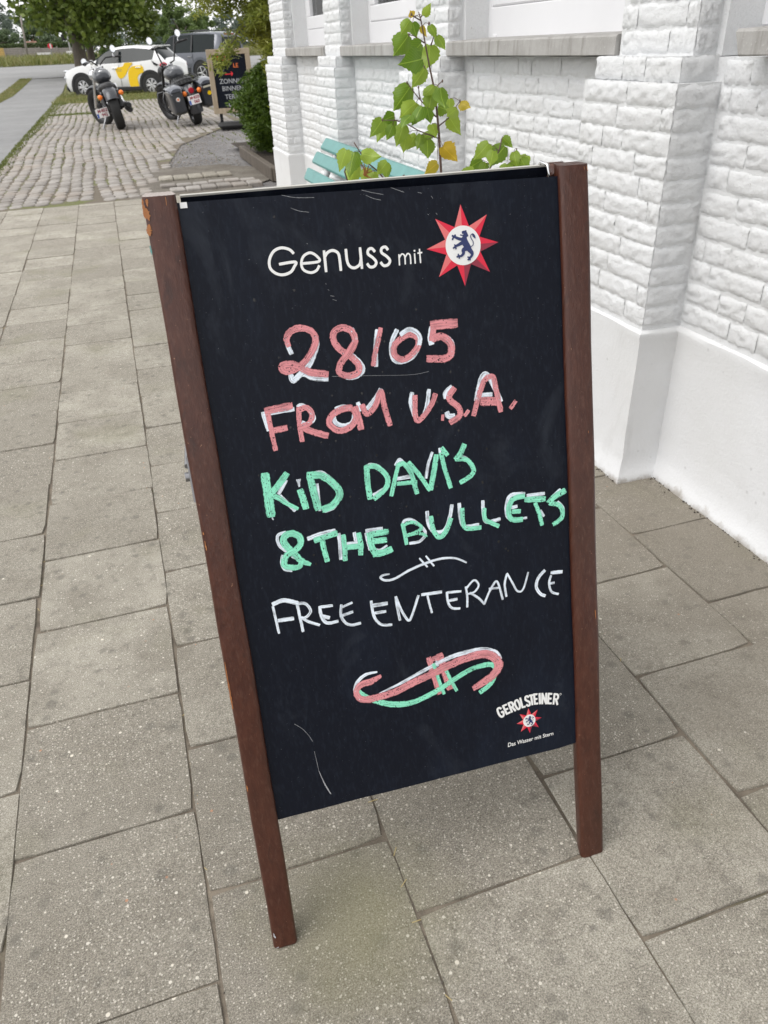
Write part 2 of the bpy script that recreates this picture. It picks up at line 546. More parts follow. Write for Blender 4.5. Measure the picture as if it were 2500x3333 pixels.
M['leaf_laurel'] = leaf_mat('narrow_glossy_leaves', (.13, .20, .026), (.30, .35, .06), (.42, .40, .08), rough=.35)
M['blade'] = leaf_mat('grass_blades', (.13, .165, .035), (.25, .25, .08), (.33, .28, .13), trans=.3)
M['moss'] = leaf_mat('moss_and_weeds', (.095, .125, .022), (.17, .19, .045), trans=.25)
M['birch'] = birch_leaf_material('birch_leaf_green', (.125, .235, .015), (.34, .46, .055))
M['birch_y'] = birch_leaf_material('birch_leaf_yellow', (.42, .36, .03), (.58, .40, .03))
M['dry'] = plain('dried_orange_leaf', (.42, .17, .05), .7, var=.3, scale=60)

# ------------------------------------------------------------------ mesh helpers
class MB:
    """Collects vertices and faces for one mesh object."""
    def __init__(self):
        self.v, self.f, self.m, self.uv = [], [], [], {}

    def add(self, verts, faces, mi=0):
        o = len(self.v)
        self.v += [tuple(x) for x in verts]
        self.f += [tuple(i + o for i in fc) for fc in faces]
        self.m += [mi] * len(faces)
        return o

    def box(self, c, s, rot=None, mi=0, bev=0.0):
        sx, sy, sz = s[0] / 2, s[1] / 2, s[2] / 2
        if bev <= 0:
            vs = [(x, y, z) for x in (-sx, sx) for y in (-sy, sy) for z in (-sz, sz)]
            fs = [(0, 1, 3, 2), (4, 6, 7, 5), (0, 4, 5, 1), (2, 3, 7, 6), (0, 2, 6, 4), (1, 5, 7, 3)]
        else:
            b = min(bev, sx * .9, sy * .9, sz * .9)
            vs = []
            for x in (-1, 1):
                for y in (-1, 1):
                    for z in (-1, 1):
                        vs += [(x * (sx - b), y * (sy - b), z * sz), (x * (sx - b), y * sy, z * (sz - b)), (x * sx, y * (sy - b), z * (sz - b))]
            I = lambda x, y, z, k: ((x > 0) * 4 + (y > 0) * 2 + (z > 0)) * 3 + k
            fs = []
            for z in (-1, 1):
                q = [I(-1, -1, z, 0), I(1, -1, z, 0), I(1, 1, z, 0), I(-1, 1, z, 0)]
                fs.append(tuple(q if z > 0 else q[::-1]))
            for y in (-1, 1):
                q = [I(-1, y, -1, 1), I(1, y, -1, 1), I(1, y, 1, 1), I(-1, y, 1, 1)]
                fs.append(tuple(q if y < 0 else q[::-1]))
            for x in (-1, 1):
                q = [I(x, -1, -1, 2), I(x, 1, -1, 2), I(x, 1, 1, 2), I(x, -1, 1, 2)]
                fs.append(tuple(q if x > 0 else q[::-1]))
            for a in (-1, 1):
                for b2 in (-1, 1):
                    fs.append((I(-1, a, b2, 0), I(1, a, b2, 0), I(1, a, b2, 1), I(-1, a, b2, 1)))
                    fs.append((I(a, -1, b2, 0), I(a, 1, b2, 0), I(a, 1, b2, 2), I(a, -1, b2, 2)))
                    fs.append((I(a, b2, -1, 1), I(a, b2, 1, 1), I(a, b2, 1, 2), I(a, b2, -1, 2)))
                    for c2 in (-1, 1):
                        fs.append((I(a, b2, c2, 0), I(a, b2, c2, 1), I(a, b2, c2, 2)))
        if rot is not None:
            vs = [tuple(rot @ Vector(p)) for p in vs]
        self.add([(p[0] + c[0], p[1] + c[1], p[2] + c[2]) for p in vs], fs, mi)
        return self

    def tube(self, pts, r, n=8, mi=0, cap=True):
        pts = [Vector(p) for p in pts]
        rs = r if isinstance(r, (list, tuple)) else [r] * len(pts)
        up = Vector((0, 0, 1))
        rings = []
        prev = None
        for i, p in enumerate(pts):
            t = (pts[min(i + 1, len(pts) - 1)] - pts[max(i - 1, 0)]).normalized()
            if prev is None:
                a = t.cross(up)
                if a.length < 1e-3:
                    a = t.cross(Vector((1, 0, 0)))
            else:
                a = prev - t * prev.dot(t)
            a.normalize()
            prev = a
            b = t.cross(a)
            rings.append([p + (a * math.cos(2 * PI * k / n) + b * math.sin(2 * PI * k / n)) * rs[i] for k in range(n)])
        vs = [v for rg in rings for v in rg]
        fs = [(i * n + k, i * n + (k + 1) % n, (i + 1) * n + (k + 1) % n, (i + 1) * n + k) for i in range(len(pts) - 1) for k in range(n)]
        if cap:
            fs += [tuple(range(n))[::-1], tuple((len(pts) - 1) * n + k for k in range(n))]
        self.add(vs, fs, mi)
        return self

    def lathe(self, prof, c, axis='x', n=24, mi=0, close=False):
        """prof: (radius, offset along axis) pairs."""
        vs, fs = [], []
        for (rr, o) in prof:
            for k in range(n):
                a = 2 * PI * k / n
                p = (o, rr * math.cos(a), rr * math.sin(a))
                if axis == 'y':
                    p = (p[1], p[0], p[2])
                elif axis == 'z':
                    p = (p[1], p[2], p[0])
                vs.append((p[0] + c[0], p[1] + c[1], p[2] + c[2]))
        m = len(prof)
        for i in range(m - 1 if not close else m):
            j = (i + 1) % m
            fs += [(i * n + k, i * n + (k + 1) % n, j * n + (k + 1) % n, j * n + k) for k in range(n)]
        self.add(vs, fs, mi)
        return self

    def ball(self, c, r, n=10, mi=0):
        r = r if isinstance(r, (tuple, list)) else (r, r, r)
        prof_n = max(4, n // 2)
        vs, fs = [], []
        for i in range(prof_n + 1):
            t = PI * i / prof_n
            for k in range(n):
                a = 2 * PI * k / n
                vs.append((c[0] + r[0] * math.sin(t) * math.cos(a), c[1] + r[1] * math.sin(t) * math.sin(a), c[2] + r[2] * math.cos(t)))
        for i in range(prof_n):
            fs += [(i * n + k, (i + 1) * n + k, (i + 1) * n + (k + 1) % n, i * n + (k + 1) % n) for k in range(n)]
        self.add(vs, fs, mi)
        return self

    def prism(self, poly, ax, d0, d1, mi=0):
        """poly in the plane normal to axis ax ('x': (y,z); 'y': (x,z); 'z': (x,y)), extruded d0..d1."""
        def P(p, d):
            return (d, p[0], p[1]) if ax == 'x' else (p[0], d, p[1]) if ax == 'y' else (p[0], p[1], d)
        n = len(poly)
        vs = [P(p, d0) for p in poly] + [P(p, d1) for p in poly]
        fs = [tuple(range(n))[::-1], tuple(range(n, 2 * n))] + [(i, (i + 1) % n, n + (i + 1) % n, n + i) for i in range(n)]
        self.add(vs, fs, mi)
        return self

    def grid(self, rows, mi=0, close=False):
        n = len(rows[0])
        vs = [p for r_ in rows for p in r_]
        fs = [(i * n + k, i * n + (k + 1) % n, (i + 1) * n + (k + 1) % n, (i + 1) * n + k) for i in range(len(rows) - 1) for k in range(n if close else n - 1)]
        self.add(vs, fs, mi)
        return self

    def mesh(self, name, mats, smooth=False, fix=True):
        me = bpy.data.meshes.new(name)
        me.from_pydata(self.v, [], self.f)
        for m in (mats if isinstance(mats, (list, tuple)) else [mats]):
            me.materials.append(m)
        if any(self.m):
            me.polygons.foreach_set('material_index', self.m)
        if fix:
            bm = bmesh.new()
            bm.from_mesh(me)
            bmesh.ops.recalc_face_normals(bm, faces=bm.faces)
            bm.to_mesh(me)
            bm.free()
        if smooth:
            me.polygons.foreach_set('use_smooth', [True] * len(me.polygons))
            if smooth == 'auto':
                me.set_sharp_from_angle(angle=R(38))
        me.update()
        return me

def link(name, me, parent=None):
    o = bpy.data.objects.new(name, me)
    COL.objects.link(o)
    if parent is not None:
        o.parent = parent
    return o

def obj(name, mb, mats, parent=None, smooth=False, label=None, fix=True):
    o = link(name, mb.mesh(name, mats, smooth, fix), parent)
    if label:
        o['label'] = label
    return o

def tag(o, label=None, cat=None, group=None, kind=None):
    if label: o['label'] = label
    if cat: o['category'] = cat
    if group: o['group'] = group
    if kind: o['kind'] = kind
    return o

def thing(name, label, cat, loc=(0, 0, 0), rotz=0.0, group=None):
    o = bpy.data.objects.new(name, None)
    o.empty_display_size = .1
    COL.objects.link(o)
    o.location = loc
    o.rotation_euler = (0, 0, rotz)
    return tag(o, label, cat, group)

def shift(mb, loc):
    """World coordinates to coordinates of a thing standing (unturned) at loc."""
    mb.v = [(p[0] - loc[0], p[1] - loc[1], p[2] - loc[2]) for p in mb.v]
    return mb

def sharp(me):
    me.set_sharp_from_angle(angle=R(38))

def quads_mesh(name, P, F, mat):
    """P (n,k,3) numpy array of separate k-gons."""
    n, k = P.shape[:2]
    me = bpy.data.meshes.new(name)
    me.vertices.add(n * k)
    me.vertices.foreach_set('co', P.reshape(-1).astype(np.float32))
    me.loops.add(n * k)
    me.loops.foreach_set('vertex_index', np.arange(n * k, dtype=np.int32))
    me.polygons.add(n)
    me.polygons.foreach_set('loop_start', np.arange(0, n * k, k, dtype=np.int32))
    me.materials.append(mat)
    me.update(calc_edges=True)
    return me

def leaf_cards(rng, C, size, aspect=.55, droop=0.0, up=0.0, jitter=.35):
    """Rhombic leaves at points C (n,3): random direction, bent along the midrib."""
    n = len(C)
    d = rng.normal(size=(n, 3))
    d[:, 2] = d[:, 2] * .7 - droop
    d /= np.linalg.norm(d, axis=1)[:, None]
    nn = rng.normal(size=(n, 3))
    nn[:, 2] += up
    s = np.cross(d, nn)
    s /= np.linalg.norm(s, axis=1)[:, None] + 1e-9
    L = size * (1 + rng.uniform(-jitter, jitter, n))[:, None]
    W = L * aspect * .5
    b = C - d * L * .5
    t = C + d * L * .5
    q = np.stack([b, C + s * W - d * L * .08, t, C - s * W - d * L * .08], axis=1)
    return q

def blob_points(rng, centers, radii, n, flat=1.0):
    """Points scattered through leaf clumps."""
    k = rng.integers(0, len(centers), n)
    p = rng.normal(size=(n, 3))
    p /= np.linalg.norm(p, axis=1)[:, None]
    r = rng.uniform(0, 1, n)[:, None] ** .5
    p = p * r
    p[:, 2] *= flat
    return np.asarray(centers)[k] + p * np.asarray(radii)[k][:, None]

def terrain(y):
    if y < 34: return 0.0
    if y < 60: return .76 * ((y - 34) / 26.0) ** 1.15
    if y < 85: return .76 + .44 * (y - 60) / 25.0
    return 1.2 + min(.5, (y - 85) * .004)

YS = [-8, -2, 2, 5, 8, 12, 16, 20, 26, 30, 34, 38, 42, 46, 50, 54, 57, 60, 64, 70, 76, 85, 100, 130, 180, 260, 420, 800]
def sheet(name, x0, x1, y0, y1, dz, mat, kind='structure', parent=None):
    """A ground sheet between x0(y) and x1(y) that follows the terrain."""
    f0 = x0 if callable(x0) else (lambda y: x0)
    f1 = x1 if callable(x1) else (lambda y: x1)
    ys = sorted(set([y0, y1] + [y for y in YS if y0 < y < y1] + [y0 + (y1 - y0) * i / 8 for i in range(9) if y1 - y0 < 60]))
    mb = MB()
    mb.grid([[(f0(y) + (f1(y) - f0(y)) * t / 4, y, terrain(y) + dz) for t in range(5)] for y in ys])
    o = obj(name, mb, mat, parent)
    if kind and parent is None: o['kind'] = kind
    return o
# ------------------------------------------------------------------ the ground
sheet('ground', -400, 400, -30, 800, -.05, M['field'])
road = sheet('road', -11, -3.65, -8, 46, 0.0, M['road'])
sheet('crossing_road', -40, 40, 46, 60, 0.0, M['road'])
sheet('footpath', lambda y: -3.1, lambda y: -1.40 if y > 7.8 else -1.6, -8, 45.5, .004, M['asphalt'])
sheet('grass_strip', -3.66, -3.09, 2, 46, .008, M['grass'])
sheet('lawn', -1.42, 12, 26.4, 45.9, -.01, M['grass'])
sheet('gravel_yard', lambda y: .12 + max(0, y - 7.8) * .15, 14, 7.8, 26.4, -.020, M['gravel'])
dirt = sheet('dirt_patch', lambda y: .05 + max(0, y - 7.8) * .13, lambda y: 1.5 + .3 * math.sin(y * 3), 7.8, 9.9, -.006, M['dirt'])
sheet('planting_bed', 1.55, 3.6, 7.0, 11.6, .05, M['soil'])
sheet('roadside_verge', -40, 40, 60, 84, .006, M['field'])

# kerbstones set in the grass strip, seen nearest the viewer
rng = np.random.default_rng(5)
strip = bpy.data.objects['grass_strip']
for i in range(30):
    for j in range(2):
        mb = MB()
        mb.box((0, 0, -.03), (.17, .19, .09), bev=.02)
        if i == 0 and j == 0:
            kme = mb.mesh('paver', M['cobble'])
        o = link('paver', kme, strip)
        o.location = (-3.50 + j * .22 + rng.uniform(-.02, .02), 9.2 + i * .27 + rng.uniform(-.02, .02), .012)
        o.rotation_euler = (0, 0, rng.uniform(-.1, .1))

# paving slabs, each its own piece, on a bed of joint sand
pavement = sheet('pavement', -1.62, 1.372, -8, 7.8, -.0042, M['joint'])
SLABX = [-1.60, -1.296, -.995, -.694, -.392, -.089, .212, .513, .812, 1.11, 1.366]
SLABO = [.10, .02, .13, .1545, .010, .150, .008, .165, .0185, .168]
slab_me = []
for k in range(5):
    mb = MB()
    b = .0022 + .0003 * k
    mb.box((0, 0, -.022), (1, 1, .044))
    # own bevelled slab: irregular edges
    mb = MB()
    n = 6
    hw = .1504
    ring_top, ring_out = [], []
    for s in range(4):
        for t in range(n):
            u = -1 + 2 * t / n
            e = hw + rnd.uniform(-.0016, .0003)
            x, y = ((u * hw, -e), (e, u * hw), (-u * hw, e), (-e, -u * hw))[s]
            if t == 0:
                c = hw - rnd.uniform(.001, .006)
                x, y = ((-c, -c), (c, -c), (c, c), (-c, c))[s]
            ring_out.append((x, y))
    nn = len(ring_out)
    vs = [(x * .9935, y * .9935, 0) for x, y in ring_out] + [(x, y, -b) for x, y in ring_out] + [(x, y, -.044) for x, y in ring_out]
    fs = [tuple(range(nn))] + [(i, nn + i, nn + (i + 1) % nn, (i + 1) % nn) for i in range(nn)] + [(nn + i, 2 * nn + i, 2 * nn + (i + 1) % nn, nn + (i + 1) % nn) for i in range(nn)]
    mb.add(vs, fs)
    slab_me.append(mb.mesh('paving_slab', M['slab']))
nslab = 0
for ci in range(10):
    xa, xb = SLABX[ci], SLABX[ci + 1]
    y = SLABO[ci] - .3065 * (1 if ci > 2 else 0)
    first = True
    while y < 7.72 and nslab < 300:
        ln = .3065 * (1 + rnd.uniform(-.006, .006))
        ln = min(ln, 7.79 - y)
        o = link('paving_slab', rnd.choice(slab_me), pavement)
        gap = rnd.choice((.0002, .0006, .0012, .0026))
        o.location = ((xa + xb) / 2 + rnd.uniform(-.0025, .0025), y + ln / 2, rnd.uniform(-.0022, .0016))
        o.rotation_euler = (rnd.uniform(-.005, .005), rnd.uniform(-.005, .005), rnd.uniform(-.006, .006))
        o.scale = ((xb - xa - gap) / .302, (ln - gap) / .302, 1)
        nslab += 1
        y += ln

# cobbled forecourt
forecourt = sheet('cobbled_forecourt', -1.405, lambda y: .20 + max(0, y - 7.8) * .16 + 1.1 * min(1, max(0, (y - 12.8) / 3.4)) ** 1.3 if y < 16.2 else 2.45, 7.8, 26.45, -.0085, M['cjoint'])
cob_me = []
for k in range(8):
    mb = MB()
    hx, hy = .0585, .0985
    rows = []
    prof = [(1.0, -.05), (1.0, -.012), (.95, -.0025), (.78, .0012)]
    pts = []
    for s in range(10):
        a = 2 * PI * (s + .5) / 10
        cx, cy = math.cos(a), math.sin(a)
        q = max(abs(cx), abs(cy)) ** .55 * (1 + rnd.uniform(-.06, .05))
        pts.append((hx * cx / q * 1.02, hy * cy / q * 1.02))
    vs = [(x * f, y * f, z + (rnd.uniform(-.002, .002) if f < 1 else 0)) for f, z in prof for x, y in pts]
    fs = [(i * 10 + j, i * 10 + (j + 1) % 10, (i + 1) * 10 + (j + 1) % 10, (i + 1) * 10 + j) for i in range(3) for j in range(10)]
    fs.append(tuple(30 + j for j in range(10)))
    mb.add(vs, fs)
    cob_me.append((mb.mesh('cobblestone', M['cobble'], smooth=True), mb))
spots = []
for cix in range(31):
    y = 7.88 + rnd.uniform(0, .2)
    while y < 26.3:
        ln = rnd.uniform(.125, .185)
        x = -1.335 + cix * .1235 + .035 * math.sin(y * .7 + 1) + .012 * math.sin(y * 2.3 + cix) + (.16 * max(0, 9.4 - y) * .35 if cix > 8 else 0)
        lim = (.17 + max(0, y - 7.8) * .16 + 1.1 * min(1, max(0, (y - 12.8) / 3.4)) ** 1.3 + .07 * math.sin(y * 5 + cix)) if y < 16.2 else 2.3
        if x < lim and not (y > 22 and rnd.random() < .18):
            spots.append((x + rnd.uniform(-.006, .006), y + ln / 2, rnd.uniform(-.006, .004), rnd.uniform(-.07, .07), ln / .202, rnd.uniform(.94, 1.03)))
        y += ln
spots.sort(key=lambda s: s[0] ** 2 + s[1] ** 2)
rest = MB()
for i, (x, y, z, a, sy, sx) in enumerate(spots):
    me, mb = cob_me[rnd.randrange(8)]
    if i < 298:
        o = link('cobblestone', me, forecourt)
        o.location, o.rotation_euler, o.scale = (x, y, z), (rnd.uniform(-.03, .03), rnd.uniform(-.03, .03), a), (sx, sy, 1)
    else:
        ca, sa = math.cos(a), math.sin(a)
        rest.add([(x + sx * px * ca - sy * py * sa, y + sx * px * sa + sy * py * ca, z + pz) for px, py, pz in mb.v], mb.f)
o = obj('distant_cobblestones', rest, M['cobble'], forecourt, smooth=True, fix=False)
o['kind'] = 'stuff'

# short rows of setts that edge the gravel just past the pavement
yard = bpy.data.objects['gravel_yard']
for (xs, ys, n, w, d) in ((.47, 8.95, 5, .155, .30), (.52, 8.12, 6, .15, .2), (.45, 8.40, 6, .16, .14)):
    for i in range(n):
        mb = MB()
        mb.box((0, 0, -.03), (w * .94, d * .92, .08), bev=.01)
        o = obj('edging_stone', mb, M['slab'] if d > .25 else M['cobble'], yard)
        o.location = (xs + i * w, ys + rnd.uniform(-.02, .02), .012 + rnd.uniform(-.006, .004))
        o.rotation_euler = (0, 0, rnd.uniform(-.04, .04))

# moss, weeds and grass that grow in the joints and round the parked car (nobody could count them)
def blades(name, P, h, w, mat, rng, label):
    n = len(P)
    a = rng.uniform(0, 2 * PI, n)
    dirn = np.stack([np.cos(a), np.sin(a), np.zeros(n)], 1)
    lean = rng.normal(size=(n, 3)) * .45
    lean[:, 2] = 1
    hh = (h * rng.uniform(.5, 1.3, n))[:, None]
    q = np.stack([P - dirn * w, P + dirn * w, P + lean * hh + dirn * w * .2, P + lean * hh - dirn * w * .2], 1)
    o = link(name, quads_mesh(name, q, None, mat))
    tag(o, label, 'grass', kind='stuff')
    return o
rng = np.random.default_rng(9)
pts = []
for i in range(5200):
    y = 10 + 16.4 * rng.random() ** .7
    c = rng.integers(0, 30)
    x = -1.335 + (c + .5) * .1235 + .035 * math.sin(y * .7 + 1) + rng.normal() * .012
    k = math.sin(c * 1.7) * .5 + math.sin(y * .9 + c * .6) * .5
    if (k > .1 or y > 20 or x < -1.0) and x < 2:
        pts.append((x, y, -.01))
for i in range(5200):
    y = 7 + 20 * rng.random()
    pts.append((-1.42 + abs(rng.normal()) * .05 * (1 + max(0, y - 14) * .22), y, -.005))
for i in range(1300):
    pts.append((rng.uniform(-1.3, -.25), 21.2 + rng.normal() * .18, -.005))
blades('joint_moss', np.array(pts), .022, .010, M['moss'], rng, 'low green moss and weeds in the cobble joints')
pts = [(rng.uniform(-1.42, 6), 25.9 + abs(rng.normal()) * 2.2 + rng.random() * 3, 0) for i in range(9000)] + [(rng.uniform(-1.4, 7), rng.uniform(27, 44), 0) for i in range(6000)]
pts = np.array([(x, y, terrain(y) - .01) for x, y, z in pts])
blades('lawn_grass', pts, .075, .012, M['blade'], rng, 'dry patchy grass round the white car')
pts = np.array([(rng.uniform(-3.66, -3.09), rng.uniform(5, 46), 0) for i in range(9000)])
pts[:, 2] = [terrain(y) + .006 for y in pts[:, 1]]
blades('strip_grass', pts, .05, .012, M['blade'], rng, 'mown grass strip between the road and the footpath')
pts = np.array([(rng.uniform(-14, 14), rng.uniform(60.5, 76), 0) for i in range(9000)])
pts[:, 2] = [terrain(y) for y in pts[:, 1]]
blades('verge_grass', pts, .42, .045, M['blade'], rng, 'tall rough grass on the far side of the road')

# crumbs of soil, sand and straw that lie in the slab joints and along the foot of the wall
def crumbs(name, P, s0, s1, mat, label, straw=False):
    mb = MB()
    for (x, y, z) in P:
        s = rng.uniform(s0, s1)
        a = rng.uniform(0, PI)
        if straw:
            mb.box((x, y, z), (s * 6, s * .5, s * .4), Matrix.Rotation(a, 3, 'Z') @ Matrix.Rotation(rng.uniform(-.2, .2), 3, 'Y'))
        else:
            mb.box((x, y, z), (s, s * rng.uniform(.6, 1), s * .6), Matrix.Rotation(a, 3, 'Z') @ Matrix.Rotation(rng.uniform(-.6, .6), 3, 'X'), bev=s * .25)
    o = obj(name, mb, mat)
    tag(o, label, 'debris', kind='stuff')
def joint_pts(n, near=True):
    out = []
    while len(out) < n:
        y = .25 + 5.5 * rng.random() ** 1.8
        k = rng.integers(0, 10)
        if math.sin(k * 2.1 + y * 3.3) + .35 * rng.normal() < .2: continue
        out.append((SLABX[k] + rng.normal() * .0035, y, -.001))
    return out
wall_pts = []
for i in range(900):
    y = .3 + 6.2 * rng.random()
    d = abs(rng.normal()) * .010
    inp = any(a - .006 < y < b + .006 for a, b in ((6.16, 6.75), (4.69, 5.15), (3.14, 3.60), (1.665, 2.07)))
    wall_pts.append(((1.226 if inp else 1.346) - d, y, .001))
grit = []
while len(grit) < 2600:
    y = 8.2 + 8 * rng.random()
    e0 = .16 + (y - 7.8) * .16 + 1.1 * min(1, max(0, (y - 12.8) / 3.4)) ** 1.3
    x = e0 + abs(rng.normal()) * .35 - .06 if rng.random() < .5 else rng.uniform(e0, 1.5 if y < 10.6 else 4)
    if x > 1.46 and y < 10.6: continue
    grit.append((x, y, -.016))
crumbs('gravel_stones', grit, .008, .022, M['cobble'], 'loose grey gravel stones on the yard beside the cobbles')
crumbs('wall_foot_soil', wall_pts, .002, .006, M['soil'], 'dark crumbs of soil along the foot of the white plinth')
crumbs('joint_sand_grains', joint_pts(1100), .0012, .0035, M['dirt'], 'sand grains and crumbs in the paving joints')
crumbs('straw_bits', joint_pts(120), .0018, .0030, M['straw'], 'dry straw bits in the paving joints', True)
loose = [(rng.uniform(-1.3, 1.2), .3 + 3.2 * rng.random() ** 1.5, .0015) for i in range(90)]
crumbs('loose_grit', loose, .0018, .0045, M['pebble'], 'loose pale grit lying on the paving')

# timber edging round the planting bed
mb = MB()
for a, b, z0 in (((1.53, 10.45), (1.50, 8.20), .0), ((1.50, 8.22), (2.2, 7.5), .0)):
    va, vb = Vector((*a, 0)), Vector((*b, 0))
    d = (vb - va)
    mid = (va + vb) / 2
    mb.box((mid.x, mid.y, .055), (.07, d.length, .13), Matrix.Rotation(math.atan2(-d.x, d.y), 3, 'Z'), bev=.008)
o = obj('timber_edging', mb, M['timber'])
tag(o, 'low weathered timber edging of the planting bed at the white building corner', 'edging')

# ------------------------------------------------------------------ the white building
WX, PX, PUX = 1.37, 1.25, 1.31
bld = thing('white_building', 'white painted brick building with pilasters, plinth and stone window sills', 'building', (3.5, 2.6, 0))
BL = (3.5, 2.6, 0)
PIL = [(6.16, 6.75), (4.69, 5.15), (3.14, 3.60), (1.665, 2.07), (.16, .58), (-1.35, -.93)]
UP = [(a + .04, b - .06) for a, b in PIL]
ZT, ZS0, ZS1, ZTOP = .455, 1.083, 1.134, 3.4
WALL_END = -2.5
mb = MB()
mb.box(((WX + .0030 + 2.0) / 2, (WALL_END + 6.75) / 2, .54), (2.0 - WX - .0030, 6.75 - WALL_END, 1.08))
for (a, b), (ua, ub) in zip(PIL, UP):
    mb.box(((PX + .003 + 1.5) / 2, (a + b) / 2, .5155), (1.5 - PX - .003, b - a - .005, 1.031))
    mb.box(((PX + .024 + 1.49) / 2, (a + b) / 2, 1.057), (1.49 - PX - .024, b - a - .05, .056))
    mb.box(((PUX + .003 + 1.48) / 2, (ua + ub) / 2, (1.08 + ZTOP) / 2), (1.48 - PUX - .003, ub - ua - .005, ZTOP - 1.08))
    mb.box(((WX + .004 + 1.66) / 2, (ua + ub) / 2, (1.082 + ZTOP) / 2), (1.66 - WX - .004, ub - ua + .04, ZTOP - 1.082))
mb.box((1.53, (WALL_END + 6.7) / 2, 2.9), (.26, 6.7 - WALL_END, .96))
mb.box((5.0, 6.62, 1.7), (6.6, .2, 3.38))
mb.box((5.0, WALL_END + .1, 1.7), (6.6, .18, 3.38))
mb.box((8.2, 2.1, 1.7), (.2, 9.0, 3.38))
obj('wall', shift(mb, BL), M['brick'], bld)
mb = MB()
mb.prism([(1.05, 3.41), (4.8, 5.9), (8.5, 3.41)], 'y', WALL_END - .3, 7.0)
obj('roof', shift(mb, BL), M['roof'], bld)

# plinth: one smooth rendered band that follows the pilasters
plan = [(WX - .006, WALL_END)]
for a, b in PIL[::-1]:
    plan += [(WX - .006, a - .006), (PX - .006, a - .006), (PX - .006, b + .006), (WX - .006, b + .006)]
plan[-1] = (1.8, 6.762)
fine = []
for i in range(len(plan) - 1):
    p, q2 = Vector(plan[i]), Vector(plan[i + 1])
    k = max(1, int((q2 - p).length / .06))
    fine += [(p + (q2 - p) * t / k) for t in range(k)]
fine.append(Vector(plan[-1]))
prof = [(.016, -.06), (.020, .004), (.014, .022), (.005, .045), (.001, .075), (0, .15), (0, .25), (0, .35), (0, .425), (.002, .438), (.001, .447), (-.006, .453), (-.03, .457)]
rows = []
for i, p in enumerate(fine):
    ns = []
    for a, b in ((i - 1, i), (i, i + 1)):
        if a >= 0 and b < len(fine):
            d = (fine[b] - fine[a]).normalized()
            ns.append(Vector((-d.y, d.x)))
    nrm = ns[0] if len(ns) == 1 or (ns[0] - ns[1]).length < .1 else ns[0] + ns[1]
    rows.append([(p.x + nrm.x * (o + rnd.uniform(-.0018, .0018)), p.y + nrm.y * (o + rnd.uniform(-.0018, .0018)), z + (rnd.uniform(-.006, .004) if .0 <= z < .06 else rnd.uniform(-.002, .002))) for o, z in prof])
mb = MB()
mb.grid(rows)
obj('plinth', shift(mb, BL), M['render'], bld, smooth='auto')

# bricks: shared pillow-faced shapes, every one that shows its own piece
def brick_mesh(L_, seed):
    r_ = random.Random(seed)
    H = .0505
    nx, nz = (18, 7) if L_ > .12 else (10, 7)
    rows = []
    low = [[r_.uniform(-.0022, .0022) for _ in range(9)] for _ in range(5)]
    for j in range(nz + 1):
        row = []
        for i in range(nx + 1):
            u, w = i / nx * 2 - 1, j / nz * 2 - 1
            edge = max(.75 * abs(u) ** (14 if L_ > .12 else 8), abs(w) ** 6)
            lf = low[int(j / nz * 3.99)][int(i / nx * 7.99)]
            d = .0022 - .0056 * edge + (lf + r_.uniform(-.0021, .0021)) * (1 - edge * .6)
            row.append((u * L_ / 2 * (1 + r_.uniform(-.012, .012)), d, w * H / 2 + r_.uniform(-.0018, .0018)))
        rows.append(row)
    mb = MB()
    mb.grid(rows)
    mb.f = [f[::-1] for f in mb.f]
    return mb
BR_L = [brick_mesh(.182, i) for i in range(10)]
BR_S = [brick_mesh(.088, 50 + i) for i in range(8)]
COURSE = .0540
slots = []           # (x, y, z, facing, short?, stretch)
def course_fill(face, fixed, t0, t1, z0, z1, phase):
    n = int(round((z1 - z0) / COURSE))
    for c in range(n):
        z = z0 + (c + .5) * (z1 - z0) / n
        pattern = (c + phase) % 2
        t = t0 + (0 if pattern else -.05)
        k = c
        while t < t1 - .02:
            short = (k % 3 == 0) if pattern else (k % 4 == 1)
            L_ = (.095 if short else .190) * rnd.uniform(.94, 1.05)
            a, b = max(t, t0), min(t + L_, t1)
            if b - a > .03:
                sh = (b - a) < .13
                slots.append((face, fixed, (a + b) / 2, z + rnd.uniform(-.0025, .0025), sh, (b - a - .003) / (.088 if sh else .182)))
            t += L_
            k += 1
ys_all = [WALL_END] + [v for ab in PIL[::-1] for v in ab]
for i in range(0, len(ys_all) - 1, 2):
    course_fill('x', WX, ys_all[i] + .005, ys_all[i + 1] - .003, ZT + .008, ZS0 - .004, i)
for i, ((a, b), (ua, ub)) in enumerate(zip(PIL, UP)):
    course_fill('x', PX, a + .001, b - .001, ZT + .008, 1.031, i)
    course_fill('x', PX + .018, a + .022, b - .022, 1.031, 1.084, i + 1)
    course_fill('x', PUX, ua + .001, ub - .001, 1.086, 1.086 + COURSE * 14, i)
    course_fill('y', a, PX + .004, WX, ZT + .008, 1.031, i + 1)
    course_fill('y', a + .022, PX + .02, WX, 1.031, 1.084, i)
    course_fill('y', ua, PUX + .004, WX, 1.086, 1.086 + COURSE * 14, i + 1)
camv = Vector((0, 0, CAM_H))
def seen(p):
    d = Vector(p) - camv
    x, y, z = d.dot(Vector(_r)), d.dot(Vector(_u)), d.dot(Vector(_f))
    return z > 0 and abs(x / z) < .55 and abs(y / z) < .72
def slot_pos(s):
    return (s[1], s[2], s[3]) if s[0] == 'x' else (s[2], s[1], s[3])
slots.sort(key=lambda s: (0 if seen(slot_pos(s)) else 1, (Vector(slot_pos(s)) - camv).length))
BR_ML = [m.mesh('brick', M['brick'], True, False) for m in BR_L]
BR_MS = [m.mesh('brick', M['brick'], True, False) for m in BR_S]
rest = MB()
